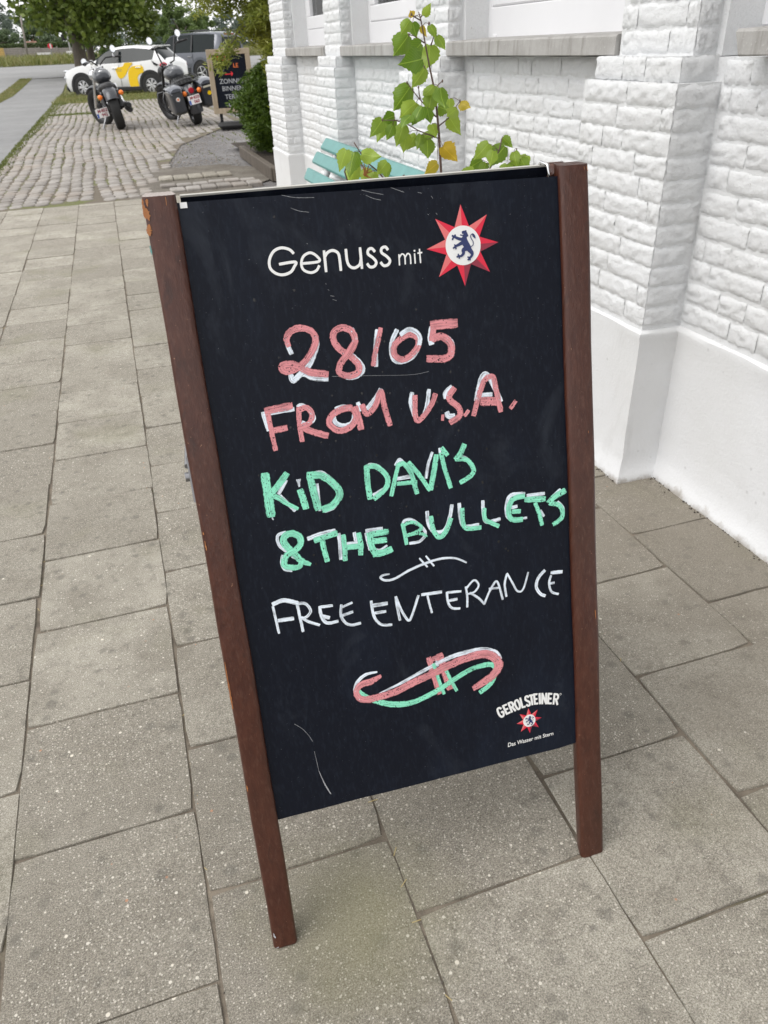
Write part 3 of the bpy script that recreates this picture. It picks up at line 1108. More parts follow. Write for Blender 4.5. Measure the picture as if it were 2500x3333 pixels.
for i, s in enumerate(slots):
    x, y, z = slot_pos(s)
    k = rnd.randrange(8)
    flip = rnd.choice((-1, 1))
    tilt = rnd.uniform(-.012, .012)
    if i < 299:
        o = link('brick', (BR_MS if s[4] else BR_ML)[k], bld)
        o.location = (x - BL[0], y - BL[1], z - BL[2])
        o.rotation_euler = (0, tilt, R(90) if s[0] == 'x' else R(180))
        o.scale = (s[5], 1, 1)
    else:
        m = (BR_S if s[4] else BR_L)[k]
        if s[0] == 'x':
            rest.add([(x - py, y + px * s[5], z + pz) for px, py, pz in m.v], m.f)
        else:
            rest.add([(x - px * s[5], y - py, z + pz) for px, py, pz in m.v], m.f)
o = obj('distant_bricks', shift(rest, BL), M['brick'], bld, smooth=True, fix=False)
o['kind'] = 'stuff'

# sills, windows
def transparent_glass():
    m, N, L, B = new_mat('window_glass')
    t = N.new('ShaderNodeBsdfTransparent')
    t.inputs['Color'].default_value = (.80, .83, .83, 1)
    g = N.new('ShaderNodeBsdfGlossy')
    g.inputs['Roughness'].default_value = .02
    f = N.new('ShaderNodeFresnel')
    f.inputs['IOR'].default_value = 1.9
    mx = N.new('ShaderNodeMixShader')
    L.new(f.outputs[0], mx.inputs[0])
    L.new(t.outputs[0], mx.inputs[1])
    L.new(g.outputs[0], mx.inputs[2])
    out = [n for n in N if n.type == 'OUTPUT_MATERIAL'][0]
    L.new(mx.outputs[0], out.inputs['Surface'])
    return m
M['wglass'] = transparent_glass()
M['interior'] = plain('dark_room', (.035, .033, .03), .9)
wins = [(UP[i + 1][1], UP[i][0]) for i in range(5)]
for wi, (ya, yb) in enumerate(wins):
    mb = MB()
    y0, y1 = ya + .004, yb - .004
    if wi == 3:
        y1 = 1.565            # the near sill stops short of the pilaster and is chipped
    n = 12
    rows = []
    for i in range(n + 1):
        y = y0 + (y1 - y0) * i / n
        e = rnd.uniform(-.0015, .0015)
        rows.append([(1.475, y, ZS0 + .002), (1.303 + e, y, ZS0 + rnd.uniform(0, .003)), (1.300 + e, y, ZS0 + .004), (1.301 + e, y, ZS1 - .006), (1.306 + e, y, ZS1 + rnd.uniform(-.002, 0)), (1.475, y, ZS1 + .006)])
    if wi == 3:
        rows[-1] = [(p[0], p[1] - (.022 if k in (1, 2) else .003), p[2]) for k, p in enumerate(rows[-1])]
    mb.grid(rows)
    mb.add(rows[0], [(0, 1, 2, 3, 4, 5)])
    mb.add(rows[-1], [(0, 1, 2, 3, 4, 5)])
    obj('window_sill', shift(mb, BL), M['stone'], bld, smooth='auto')
    # window: outer frame in the opening, sash, glass, curtain behind
    a, b, x = ya - .018, yb + .018, 1.47
    zb, zt = 1.136, 2.42
    fr = MB()
    fr.box((x + .035, (a + b) / 2, zb + .05), (.07, b - a, .10), bev=.004)
    fr.box((x + .035, (a + b) / 2, zt - .03), (.07, b - a, .06), bev=.004)
    for yy in (a + .032, b - .032):
        fr.box((x + .035, yy, (zb + zt) / 2), (.0698, .064, zt - zb - .16), bev=.004)
    win = obj('window', shift(fr, BL), M['pvc'], bld)
    sa = MB()
    sa.box((x + .028, (a + b) / 2, zb + .1385), (.056, b - a - .13, .075), bev=.006)
    sa.box((x + .028, (a + b) / 2, zt - .0985), (.056, b - a - .13, .075), bev=.006)
    for yy in (a + .1005, b - .1005):
        sa.box((x + .028, yy, (zb + zt) / 2 + .018), (.0558, .070, zt - zb - .315), bev=.006)
    obj('sash', shift(sa, BL), M['pvc'], win)
    gl = MB()
    gl.box((x + .03, (a + b) / 2, (zb + zt) / 2 + .018), (.006, b - a - .27, zt - zb - .30))
    obj('pane', shift(gl, BL), M['wglass'], win)
    cu = MB()
    cu.grid([[(x + .14 + .018 * math.sin(t * 1.35 + (.2 if z else 0)), a + .06 + t * (b - a) * .011 * (1 if wi != 1 else .9), z) for t in range(44)] for z in (zb + .06, zt - .05)])
    obj('curtain', shift(cu, BL), M['curtain'], win, smooth=True)
    bk = MB()
    bk.box((x + .42, (a + b) / 2, (zb + zt) / 2), (.02, b - a + .1, zt - zb + .1))
    bk.box((x + .22, (a + b) / 2, zb - .01), (.36, b - a + .1, .02))
    obj('room_behind', shift(bk, BL), M['interior'], win)
    wb = MB()
    wb.box((x + .001, b - .10, zb + .006), (.012, .03, .012), bev=.002)
    obj('drain_cap', shift(wb, BL), M['pvc'], win)
# ------------------------------------------------------------------ trees and shrubs
def make_tree(name, label, base, trunk_r, trunk_h, center, radii, nclump, nleaf, leaf_size, mat, seed, group=None, limbs=6, clump=.24, lean=(0, 0), bark='bark', low=-.9, cat='tree', aspect=.6, droop=.25):
    rg = np.random.default_rng(seed)
    t = thing(name, label, cat, base, 0, group)
    C = []
    while len(C) < nclump:
        p = rg.normal(size=3)
        p /= np.linalg.norm(p)
        if p[2] < low: continue
        p *= rg.uniform(.45, 1.0) ** .6 * rg.uniform(.85, 1.12)
        C.append([center[i] + p[i] * radii[i] for i in range(3)])
    C = np.array(C)
    rr = rg.uniform(.6, 1.25, nclump) * clump * float(np.mean(radii))
    P = blob_points(rg, C, rr, nleaf, .7)
    q = leaf_cards(rg, P, leaf_size, aspect, droop)
    link('crown', quads_mesh('crown', q, None, mat), t)
    if trunk_r:
        mb = MB()
        top = Vector((lean[0], lean[1], trunk_h))
        rb = random.Random(seed)
        k = 7
        pts = [Vector((lean[0] * (i / k) ** 1.3 + rb.uniform(-.06, .06) * trunk_r, lean[1] * (i / k) + rb.uniform(-.06, .06) * trunk_r, trunk_h * i / k - .05)) for i in range(k + 1)]
        mb.tube(pts, [trunk_r * (1.35 if i == 0 else 1.08 if i == 1 else 1 - .35 * i / k) for i in range(k + 1)], 12)
        for i in range(limbs):
            tgt = Vector(C[rb.randrange(len(C))])
            s0 = pts[rb.randrange(3, k + 1)]
            mid = s0.lerp(tgt, .5) + Vector((0, 0, .08 * (tgt - s0).length))
            mb.tube([s0, mid, tgt], [trunk_r * .42, trunk_r * .25, trunk_r * .08], 7)
        obj('trunk', mb, M[bark], t, smooth=True)
    return t

make_tree('broadleaf_tree', 'big dense broadleaf tree with thick trunk standing behind the white car', (-.62, 45, terrain(45) - .05), .34, 3.4, (.55, 0, 5.35), (4.0, 3.6, 3.9), 95, 26000, .26, M['leaf_big'], 21, limbs=9, clump=.27, low=-1)
make_tree('broadleaf_tree', 'second slimmer tree close behind the big tree with the thick trunk', (-.12, 47.5, terrain(47.5) - .05), .20, 3.6, (1.2, .3, 4.6), (3.3, 3.2, 3.6), 60, 12000, .26, M['leaf_big'], 22, limbs=6, clump=.27, low=-1)
make_tree('pale_tree', 'pale green leafy tree behind the grey off-road car, right of the big tree', (5.9, 60, .7), .16, 1.6, (0, 0, 1.5), (1.75, 1.5, 1.65), 40, 9000, .17, M['leaf_pale'], 31, limbs=4)
make_tree('pale_tree', 'low pale tree far left beyond the clipped hedge', (-10.2, 108, 1.3), .2, 1.5, (0, 0, 1.6), (2.4, 2, 1.6), 40, 7000, .25, M['leaf_far'], 32, limbs=3)
make_tree('pale_tree', 'round pale tree above the brown roof beyond the hedge', (-6.6, 118, 1.3), .22, 2, (0, 0, 2.6), (2.3, 2, 1.9), 45, 9000, .27, M['leaf_far'], 33, limbs=3)
make_tree('pale_tree', 'pale tree between the brown roof and the big trunk', (-3.6, 112, 1.3), .22, 2, (0, 0, 2.1), (1.9, 2, 1.9), 40, 8000, .26, M['leaf_far'], 34, limbs=3)
make_tree('bush', 'bright green bush behind the big trunk, above the white car bonnet', (.6, 56, .68), .07, .4, (0, 0, .8), (1.5, .9, .95), 22, 4500, .14, M['leaf_pale'], 35, limbs=3, cat='bush')
make_tree('bush', 'small yellow-green bush on the hedge beside the brown roof', (-4.95, 98, 1.25), .05, .5, (0, 0, 1.15), (.45, .4, .55), 10, 1200, .13, M['leaf_pale'], 36, limbs=2, cat='bush')
make_tree('pale_tree', 'pale tree behind the pale tree next to the grey off-road car', (8.6, 72, .9), .2, 1.8, (0, 0, 1.6), (2.0, 1.8, 1.7), 40, 7000, .2, M['leaf_pale'], 37, limbs=3)

# wooded skyline: far-off trees that read as one mass
rg = np.random.default_rng(77)
P = []
C, RR = [], []
for i in range(46):
    x = -30 + i * 1.05 + rg.normal() * .6
    h = 5.2 + 1.0 * math.sin(i * .8) + rg.uniform(-.6, .8)
    for k in range(7):
        C.append((x + rg.normal() * .6, 140 + rg.normal() * 2.5, 1.3 + h * (k + .6) / 7.3))
        RR.append(1.25 * (1.15 - .1 * k))
for i in range(40):
    x = 7 + i * .85 + rg.normal() * .6
    h = 3.3 + .6 * math.sin(i * .7) + rg.uniform(-.4, .6)
    for k in range(6):
        C.append((x + rg.normal() * .5, 112 + rg.normal() * 2.5, 1.3 + h * (k + .5) / 6.3))
        RR.append(.95 * (1.15 - .1 * k))
q = leaf_cards(rg, blob_points(rg, C, RR, 42000, .9), .42, .6, .2)
tag(link('far_wood', quads_mesh('far_wood', q, None, M['leaf_hazed'])), 'bluish green wood along the horizon, paled by haze put into its colour', 'wood', kind='stuff')

# clipped hedge beyond the fence
rg = np.random.default_rng(78)
n = 14000
P = np.stack([rg.uniform(-16, -1.4, n), 86.2 + rg.uniform(-.4, .4, n), 1.1 + 1.28 * rg.uniform(0, 1, n) ** .45 + rg.normal(size=n) * .015], 1)
o = link('clipped_hedge', quads_mesh('clipped_hedge', leaf_cards(rg, P, .13, .6, 0), None, M['leaf_hedge']))
tag(o, 'long clipped dark green hedge rising behind the grey board fence', 'hedge')

# wooden board fence along the far side of the road
fence = thing('board_fence', 'weathered horizontal board fence beyond the road with one yellow new section', 'fence', (-8, 85, 0))
xs = [-16, -13.9, -11.8, -9.6, -7.42, -6.0, -4.5, -3.0, -1.5]
for i in range(len(xs) - 1):
    x0, x1 = xs[i], xs[i + 1]
    top = 2.07 - .034 * max(0, (x0 + 8))
    for k in range(7):
        h = .125
        mb = MB()
        mb.box(((x0 + x1) / 2 + 8, rnd.uniform(-.01, .01), top - .07 - k * .138), (x1 - x0 - .06, .022, h), Matrix.Rotation(rnd.uniform(-.004, .004), 3, 'Y'))
        obj('board', mb, M['fencenew'] if i == 3 else M['fencewood'], fence)
    mb = MB()
    mb.box((x1 + 8, -.03, 1.45), (.09, .09, 1.2))
    obj('post', mb, M['fencewood'], fence)

# utility pole with its wires, road sign, lamp post, cabinet, house
pole = thing('utility_pole', 'thin leaning wooden utility pole in front of the board fence', 'utility pole', (-5.0, 75, 1.0))
mb = MB()
mb.tube([(0, 0, -.1), (.13, 0, 1.8), (.28, 0, 3.9)], [.085, .075, .06], 10)
obj('pole', mb, M['fencewood'], pole, smooth=True)
mb = MB()
for s, z in ((0, 3.62), (.3, 3.3)):
    for d in (-1, 1):
        mb.tube([(.27 + d * t * (13 if d > 0 else 16), t * 10 * d + .0, z - .9 * 4 * t * (1 - t) * (.22 if d < 0 else 1.2) + (.35 * t if d < 0 else -.2 * t)) for t in [i / 8 for i in range(9)]], .014, 5)
obj('wire', mb, M['black'], pole)
sg = thing('round_road_sign', 'small round red and white road sign on a post before the fence', 'road sign', (-2.93, 70, .9))
mb = MB(); mb.tube([(0, 0, 0), (0, 0, 1.15)], .03, 8); obj('post', mb, M['steel'], sg)
mb = MB(); mb.lathe([(.001, -.028), (.175, -.028), (.175, -.012), (.001, -.012)], (0, 0, 1.0), 'y', 20); obj('sign_plate', mb, M['red'], sg)
mb = MB(); mb.box((.035, -.034, 1.0), (.11, .006, .30)); obj('white_field', mb, M['plate'], sg)
mb = MB(); mb.box((-.12, -.05, .55), (.95, .03, .14)); o = obj('direction_board', mb, M['plate']); o.location = (-3.35, 70, .9)
tag(o, 'low white board on the road verge beneath the round road sign', 'sign')
lp = thing('lamp_post', 'pale grey lamp post left of the big trunk', 'lamp post', (-1.66, 75, 1.0))
mb = MB(); mb.tube([(0, 0, 0), (-.02, 0, .9), (-.08, 0, 2.6)], [.10, .07, .05], 10); obj('post', mb, M['concrete'], lp, smooth=True)
mb = MB(); mb.box((-.34, -.02, 1.5), (.34, .16, .42), bev=.04); obj('dark_box', mb, M['darkmetal'], lp)
mb = MB(); mb.box((0, 0, .28), (.42, .3, .56), bev=.02); o = obj('utility_cabinet', mb, M['plate']); o.location = (-1.78, 74.3, 1.0)
tag(o, 'white utility cabinet at the foot of the pale lamp post', 'cabinet')
hs = thing('house', 'low house with a brown tiled roof behind the hedge', 'house', (-6.65, 110, 1.2))
mb = MB(); mb.box((0, 1.2, .55), (1.7, 2.4, 1.3)); obj('wall', mb, M['house'], hs)
mb = MB(); mb.grid([[(-1.0, -.2, 1.14), (1.0, -.2, 1.14)], [(-.55, 1.2, 1.72), (.6, 1.2, 1.72)], [(-1.0, 2.6, 1.14), (1.0, 2.6, 1.14)]])
mb.add([(-1.0, -.2, 1.14), (-.55, 1.2, 1.72), (-1.0, 2.6, 1.14), (1.0, -.2, 1.14), (.6, 1.2, 1.72), (1.0, 2.6, 1.14)], [(0, 1, 2), (3, 4, 5)])
obj('roof', mb, M['roof'], hs)
mb = MB(); mb.box((.25, 1.2, 1.75), (.12, .12, .3)); obj('chimney', mb, M['roof'], hs)

# thuja and the narrow-leaved tree at the building corner
rg = np.random.default_rng(41)
th = thing('thuja_shrub', 'dark green feathery thuja shrub at the corner of the white building', 'shrub', (1.98, 10.2, .04))
n = 26000
a = rg.uniform(0, 2 * PI, n)
z = rg.uniform(0, 1, n)
rad = (.34 * np.sin(np.clip(z, .02, 1) * PI * .93 + .22) ** .55 + .03) * (1 + .13 * np.sin(a * 5 + z * 9) + .1 * np.sin(a * 3 - z * 14)) * (1 + .22 * np.sin(a * 11 + np.sin(z * 23) * 2) * np.sin(z * 31 + a * 2)) * rg.uniform(.45, 1.22, n) ** .6
P = np.stack([np.cos(a) * rad * 1.1, np.sin(a) * rad, .03 + z * .95], 1)
q = leaf_cards(rg, P, .060, .26, -.45)
link('foliage', quads_mesh('foliage', q, None, M['leaf_thuja']), th)
mb = MB(); mb.tube([(0, 0, -.02), (0, 0, .6)], [.035, .012], 8); obj('trunk', mb, M['bark'], th)

nt = thing('narrow_leaved_tree', 'overhanging small tree with narrow yellow-green leaves beside the white building', 'tree', (2.25, 9.7, .04))
mb = MB()
trunk = [(-.02, 0, 0), (.0, .0, .6), (-.06, 0, 1.1), (-.20, .0, 1.5), (-.36, .02, 2.0), (-.45, 0, 2.5)]
mb.tube(trunk, [.075, .065, .06, .055, .045, .03], 10)
obj('trunk', mb, M['bark'], nt, smooth=True)
tips = []
rb = random.Random(8)
br = MB()
def bough(p0, p1, sag, r0):
    pts = []
    for i in range(7):
        t = i / 6
        p = Vector(p0).lerp(Vector(p1), t)
        p.z += sag * 4 * t * (1 - t) * .5 - .04 * t * t
        pts.append(p)
    br.tube(pts, [r0 * (1 - .8 * i / 6) for i in range(7)], 6)
    return pts
ends = [((-.3, 0, 1.95), (-1.15, .2, 1.80), .12, 12), ((-.3, 0, 1.9), (-1.0, .1, 1.66), .10, 12), ((-.3, .1, 1.8), (-.85, .2, 1.56), .08, 11), ((-.25, 0, 1.6), (-.52, -.1, 1.46), .06, 11), ((-.2, 0, 1.5), (-.55, .2, 1.52), .05, 11), ((-.15, 0, 1.3), (-.36, -.2, 1.16), .05, 10), ((-.1, 0, 1.1), (-.40, -.1, 1.04), .05, 10),
        ((-.3, .02, 1.85), (-1.12, .25, 1.62), .16, 9), ((-.3, 0, 1.8), (-.98, -.05, 1.55), .14, 9), ((-.2, 0, 1.5), (-.94, .1, 1.02), .22, 10), ((-.15, 0, 1.4), (-.52, .1, 1.28), .1, 8), ((-.1, 0, 1.3), (-.42, -.1, 1.18), .1, 9),
        ((-.1, 0, 1.2), (-.36, -.1, 1.0), .1, 9), ((-.05, 0, .9), (-.42, -.45, .62), .1, 7), ((-.05, 0, .7), (-.42, -.5, .42), .08, 6), ((-.03, 0, .5), (-.38, -.5, .24), .06, 5), ((-.3, 0, 1.9), (-.75, .3, 1.75), .1, 9), ((-.2, 0, 1.6), (-.5, -.2, 1.45), .08, 9),
        ((-.2, 0, 1.55), (-.5, .3, 1.48), .05, 9), ((-.36, 0, 2.0), (-.6, -.2, 1.9), .05, 8), ((-.1, 0, 1.1), (-.34, .1, 1.22), .06, 9), ((-.45, 0, 2.4), (-1.2, .1, 2.0), .1, 9), ((-.40, 0, 2.2), (-.9, .3, 1.9), .1, 9), ((-.06, 0, 1.0), (-.36, -.3, .85), .06, 8)]
C = []
for p0, p1, sag, k in ends:
    pts = bough(p0, p1, sag, .014)
    for i in range(2, 7):
        for _ in range(k // 2 + 1):
            C.append(pts[i] + Vector((rb.gauss(0, .055), rb.gauss(0, .07), rb.gauss(-.02, .045))))
obj('branches', br, M['bark'], nt, smooth=True)
C = np.array([tuple(c) for c in C])
P = blob_points(rg, C, np.full(len(C), .085), 21000, 1)
q = leaf_cards(rg, P, .062, .27, .25, jitter=.4)
link('crown', quads_mesh('crown', q, None, M['leaf_laurel']), nt)

# ------------------------------------------------------------------ cars
def ring_profile(w, zb, zbelt, wr, zr, low=.55):
    return [(w * .90, zb), (w * .985, zb + .10), (w, low), (w * .99, zbelt - .10), (w * .965, zbelt), (wr, zr - .085), (wr - .085, zr - .022), (wr * .45, zr), (0, zr + .006)]

def build_car(root, st, paint, glass_side, screen_f, screen_r, low=.55):
    """st: stations (y, half width, bottom, belt, roof half width, roof height) front to back."""
    rows = []
    for (y, w, zb, zbelt, wr, zr) in st:
        h = ring_profile(w, zb, zbelt, wr, zr, low)
        rows.append([(-x, y, z) for x, z in h] + [(x, y, z) for x, z in h[-2::-1]])
    nn = len(rows[0])
    body, side, scr = MB(), MB(), MB()
    for m in (body, side, scr):
        m.v = [p for r_ in rows for p in r_]
    for i in range(len(rows) - 1):
        ym = (rows[i][0][1] + rows[i + 1][0][1]) / 2
        for k in range(nn - 1):
            f = (i * nn + k, i * nn + k + 1, (i + 1) * nn + k + 1, (i + 1) * nn + k)
            kk = min(k, nn - 2 - k)
            if kk == 4 and glass_side[1] < ym < glass_side[0]:
                side.f.append(f)
            elif kk >= 5 and (screen_f[1] < ym < screen_f[0] or screen_r[1] < ym < screen_r[0]):
                scr.f.append(f)
            else:
                body.f.append(f)
    body.f.append(tuple(range(nn)))
    body.f.append(tuple((len(rows) - 1) * nn + k for k in range(nn))[::-1])
    for m in (body, side, scr):
        m.m = [0] * len(m.f)
    for nm, m, mt in (('body', body, paint), ('side_windows', side, M['glass']), ('windscreens', scr, M['glass'])):
        me = m.mesh(nm, mt, True, False)
        bm = bmesh.new(); bm.from_mesh(me)
        bmesh.ops.delete(bm, geom=[v for v in bm.verts if not v.link_faces], context='VERTS')
        bmesh.ops.recalc_face_normals(bm, faces=bm.faces)
        bm.to_mesh(me); bm.free()
        me.set_sharp_from_angle(angle=R(42))
        link(nm, me, root)

def car_wheel(root, x, y, r, w, side, spokes, twin):
    t = MB()
    x0 = x - side * w
    a, b = min(x, x0), max(x, x0)
    t.lathe([(r * .66, a), (r * .94, a), (r, a + .03), (r, b - .03), (r * .94, b), (r * .66, b)], (0, y, r), 'x', 28)
    wh = obj('wheel', t, M['rubber'], root, smooth='auto')
    d = MB()
    d.lathe([(.001, x - side * .055), (r * .67, x - side * .055), (r * .67, x - side * .012), (r * .63, x - side * .006), (r * .60, x - side * .03)], (0, y, r), 'x', 28)
    d2 = MB()
    for k in range(spokes):
        for s in ((-.13, .13) if twin else (0,)):
            an = 2 * PI * k / spokes + s
            c = (x - side * .022, y + math.cos(an) * r * .36, r + math.sin(an) * r * .36)
            d2.box(c, (.03, r * .58, r * .115), Matrix.Rotation(an, 3, 'X'), bev=.008)
    d2.lathe([(.001, x - side * .004), (r * .13, x - side * .006), (r * .14, x - side * .03)], (0, y, r), 'x', 14)
    rim = obj('rim', d, M['darkmetal'], wh, smooth='auto')
    d3 = MB()
    d3.lathe([(r * .60, x - side * .03), (r * .62, x - side * .004), (r * .672, x - side * .008), (r * .672, x - side * .03)], (0, y, r), 'x', 28)
    d2.add(d3.v, d3.f)
    obj('spokes', d2, M['alloy'], wh, smooth='auto')

def arc_band(x0, x1, cy, cz, r0, r1, a0, a1, n=20):
    mb = MB()
    rows = []
    for i in range(n + 1):
        a = R(a0 + (a1 - a0) * i / n)
        c, s = math.cos(a), math.sin(a)
        rows.append([(x0, cy + c * r0, cz + s * r0), (x1, cy + c * r0, cz + s * r0), (x1, cy + c * r1, cz + s * r1), (x0, cy + c * r1, cz + s * r1)])
    mb.grid(rows, close=True)
    return mb

# white hatchback
car = thing('white_hatchback', 'white five-door hatchback with yellow side graphics parked on the grass', 'car', (1.0, 31.4, -.07), R(60), None)
st = [(2.07, .50, .34, .60, .42, .66), (2.02, .66, .26, .70, .56, .77), (1.88, .78, .20, .80, .62, .86), (1.60, .845, .19, .875, .66, .94), (1.27, .865, .19, .93, .69, .985), (1.00, .872, .19, .955, .70, 1.03),
      (.70, .875, .19, .965, .67, 1.18), (.38, .875, .19, .975, .645, 1.345), (.12, .875, .19, .98, .63, 1.43), (-.25, .875, .19, .985, .62, 1.47), (-.70, .875, .19, .995, .61, 1.475), (-1.15, .872, .19, 1.02, .595, 1.435), (-1.42, .865, .20, 1.045, .575, 1.385),
      (-1.60, .855, .21, 1.05, .565, 1.24), (-1.76, .835, .23, 1.01, .60, 1.085), (-1.88, .80, .27, .94, .62, .99), (-1.92, .70, .36, .84, .58, .90)]
build_car(car, st, M['white_paint'], (.80, -1.34), (1.0, .12), (-1.42, -1.80))
for s in (-1, 1):
    for y in (1.27, -1.27):
        mb = MB()
        mb.lathe([(.001, s * .878), (.385, s * .878)], (0, y, .33), 'x', 32)
        obj('wheel_well', mb, M['black'], car)
        obj('arch_cladding', arc_band(s * .84, s * .892, y, .33, .355, .43, -20, 200), M['black'], car, smooth='auto')
        car_wheel(car, s * .895, y, .312, .2, s, 7, True)
    mb = MB(); mb.box((s * .872, 0, .235), (.05, 1.75, .13), bev=.02); obj('sill_strip', mb, M['black'], car)
    mb = MB(); mb.box((s * .815, -.17, 1.20), (.02, .085, .40), Matrix.Rotation(s * -.62, 3, 'Y')); obj('door_pillar', mb, M['black'], car)
    for y in (.82, -.18, -1.0):
        mb = MB(); mb.box((s * .878, y, .62), (.004, .010, .62)); obj('door_gap', mb, M['black'], car)
    for y in (-.02, -.88):
        mb = MB(); mb.box((s * .888, y, .84), (.035, .20, .032), bev=.012); obj('door_handle', mb, M['white_paint'], car)
    mb = MB(); mb.ball((s * .99, .72, 1.03), (.10, .07, .075), 12); obj('door_mirror', mb, M['white_paint'], car, smooth=True)
    mb = MB(); mb.ball((s * .60, 1.90, .80), (.17, .14, .05), 12); obj('headlight', mb, M['clearlens'], car, smooth=True)
    mb = MB(); mb.box((s * .66, 2.0, .60), (.14, .09, .11), bev=.04); obj('headlight', mb, M['clearlens'], car)
    mb = MB(); mb.ball((s * .77, -1.74, .87), (.10, .16, .10), 12); obj('tail_light', mb, M['redlens'], car, smooth=True)
mb = MB(); mb.box((0, 1.93, .30), (1.42, .26, .22), bev=.07); obj('front_bumper', mb, M['black'], car)
mb = MB(); mb.box((0, -1.84, .36), (1.5, .22, .24), bev=.07); obj('rear_bumper', mb, M['black'], car)
mb = MB(); mb.box((0, -1.40, 1.43), (1.05, .20, .025), bev=.01); obj('roof_spoiler', mb, M['white_paint'], car)
mb = MB(); mb.prism([(-1.62, .90), (-1.50, .95), (-1.40, 1.02), (-1.46, .90), (-1.55, .86)], 'x', -.885, -.86); obj('fuel_cap_recess', mb, M['black'], car)
def car_px(p): return (1.27 - (p[0] - 350) / 397.0, (950 - p[1]) / 486.0)
bl1 = [(865, 535), (930, 530), (985, 520), (1002, 500), (1010, 478), (1060, 470), (1128, 472), (1120, 495), (1085, 525), (1055, 565), (1020, 620), (985, 665), (945, 690), (910, 688), (893, 670), (880, 620)]
bl2 = [(1085, 545), (1120, 525), (1180, 518), (1240, 518), (1268, 530), (1276, 570), (1268, 615), (1225, 628), (1190, 650), (1168, 690), (1170, 760), (1172, 820), (1150, 836), (1090, 842), (1055, 836), (1040, 780), (1036, 700), (1048, 610), (1062, 570)]
bl3 = [(640, 585), (655, 555), (685, 560), (675, 590), (690, 600), (715, 580), (722, 605), (700, 640), (675, 630)]
for blp in (bl1, bl2, bl3):
    mb = MB(); mb.prism([car_px(p) for p in blp], 'x', -.8835, -.86); obj('yellow_graphic', mb, M['yellow'], car)
mb = MB()
for k, (y, z) in enumerate(((-.16, .795), (-.19, .755))):
    mb.box((-.8838, y, z), (.004, .24 - .06 * k, .012))
obj('small_lettering', mb, plain('grey_print', (.35, .28, .12), .5), car)
mb = MB(); mb.box((-.15, .45, .98), (.5, .3, .3), bev=.1); mb.box((-.4, -.55, 1.08), (.4, .2, .32), bev=.09); obj('seats', mb, M['leather'], car)

# grey off-road car
suv = thing('grey_off_road_car', 'slate grey off-road car with roof rails parked behind the white hatchback', 'car', (3.95, 39.6, terrain(39.6) - .16), R(45), None)
st = [(2.42, .72, .46, .88, .60, .95), (2.33, .88, .42, 1.0, .70, 1.06), (1.9, .93, .40, 1.08, .78, 1.14), (1.42, .95, .38, 1.10, .80, 1.18), (1.00, .955, .38, 1.12, .82, 1.22), (.62, .96, .38, 1.13, .78, 1.52), (.30, .965, .38, 1.14, .755, 1.78),
      (.05, .965, .38, 1.14, .745, 1.845), (-.8, .965, .38, 1.14, .74, 1.875), (-1.7, .96, .38, 1.145, .735, 1.865), (-2.15, .95, .40, 1.145, .725, 1.845), (-2.32, .93, .42, 1.14, .715, 1.79), (-2.42, .91, .44, 1.13, .715, 1.66)]
build_car(suv, st, M['grey_paint'], (.72, -2.02), (1.0, .30), (9, 8), .68)
for s in (-1, 1):
    for y in (1.42, -1.42):
        mb = MB(); mb.lathe([(.001, s * .969), (.46, s * .969)], (0, y, .41), 'x', 32); obj('wheel_well', mb, M['black'], suv)
        obj('arch_flare', arc_band(s * .93, s * .992, y, .41, .46, .56, -8, 188), M['grey_paint'], suv, smooth='auto')
        car_wheel(suv, s * .985, y, .385, .26, s, 5, False)
    mb = MB(); mb.box((s * .965, 0, .60), (.03, 1.7, .06), bev=.012); obj('rubbing_strip', mb, M['grey_paint'], suv)
    mb = MB(); mb.box((s * .94, 0, .40), (.12, 1.75, .07), bev=.02); obj('side_step', mb, M['black'], suv)
    for y, hh in ((-.02, .62), (-.98, .6)):
        mb = MB(); mb.box((s * .862, y, 1.47), (.02, .07, .62), Matrix.Rotation(s * -.335, 3, 'Y')); obj('door_pillar', mb, M['darkmetal'], suv)
    for y in (.84, -.05, -1.02):
        mb = MB(); mb.box((s * .967, y, .80), (.004, .012, .62)); obj('door_gap', mb, M['black'], suv)
    for y in (.12, -.85):
        mb = MB(); mb.box((s * .975, y, .985), (.03, .2, .04), bev=.012); obj('door_handle', mb, M['steel'], suv)
    mb = MB(); mb.tube([(s * .66, .1, 1.87), (s * .66, .0, 1.925), (s * .66, -1.7, 1.93), (s * .66, -1.85, 1.87)], .018, 8); obj('roof_rail', mb, M['darkmetal'], suv)
    mb = MB(); mb.ball((s * 1.08, .80, 1.22), (.12, .07, .10), 12); obj('door_mirror', mb, M['black'], suv, smooth=True)
    mb = MB(); mb.box((s * .80, -2.425, .98), (.14, .04, .34), bev=.015); obj('tail_light', mb, M['redlens'], suv)
mb = MB(); mb.prism([(-.66, 1.18), (.66, 1.18), (.60, 1.66), (-.60, 1.66)], 'y', -2.432, -2.35); o = obj('rear_window', mb, M['glass'], suv)
mb = MB(); mb.box((0, -2.345, 1.76), (.62, .05, .035)); obj('high_brake_light', mb, M['redlens'], suv)
mb = MB(); mb.box((0, -2.38, .52), (1.7, .24, .22), bev=.06); obj('rear_bumper', mb, M['grey_paint'], suv)
mb = MB(); mb.box((0, 2.36, .52), (1.6, .24, .24), bev=.06); obj('front_bumper', mb, M['grey_paint'], suv)
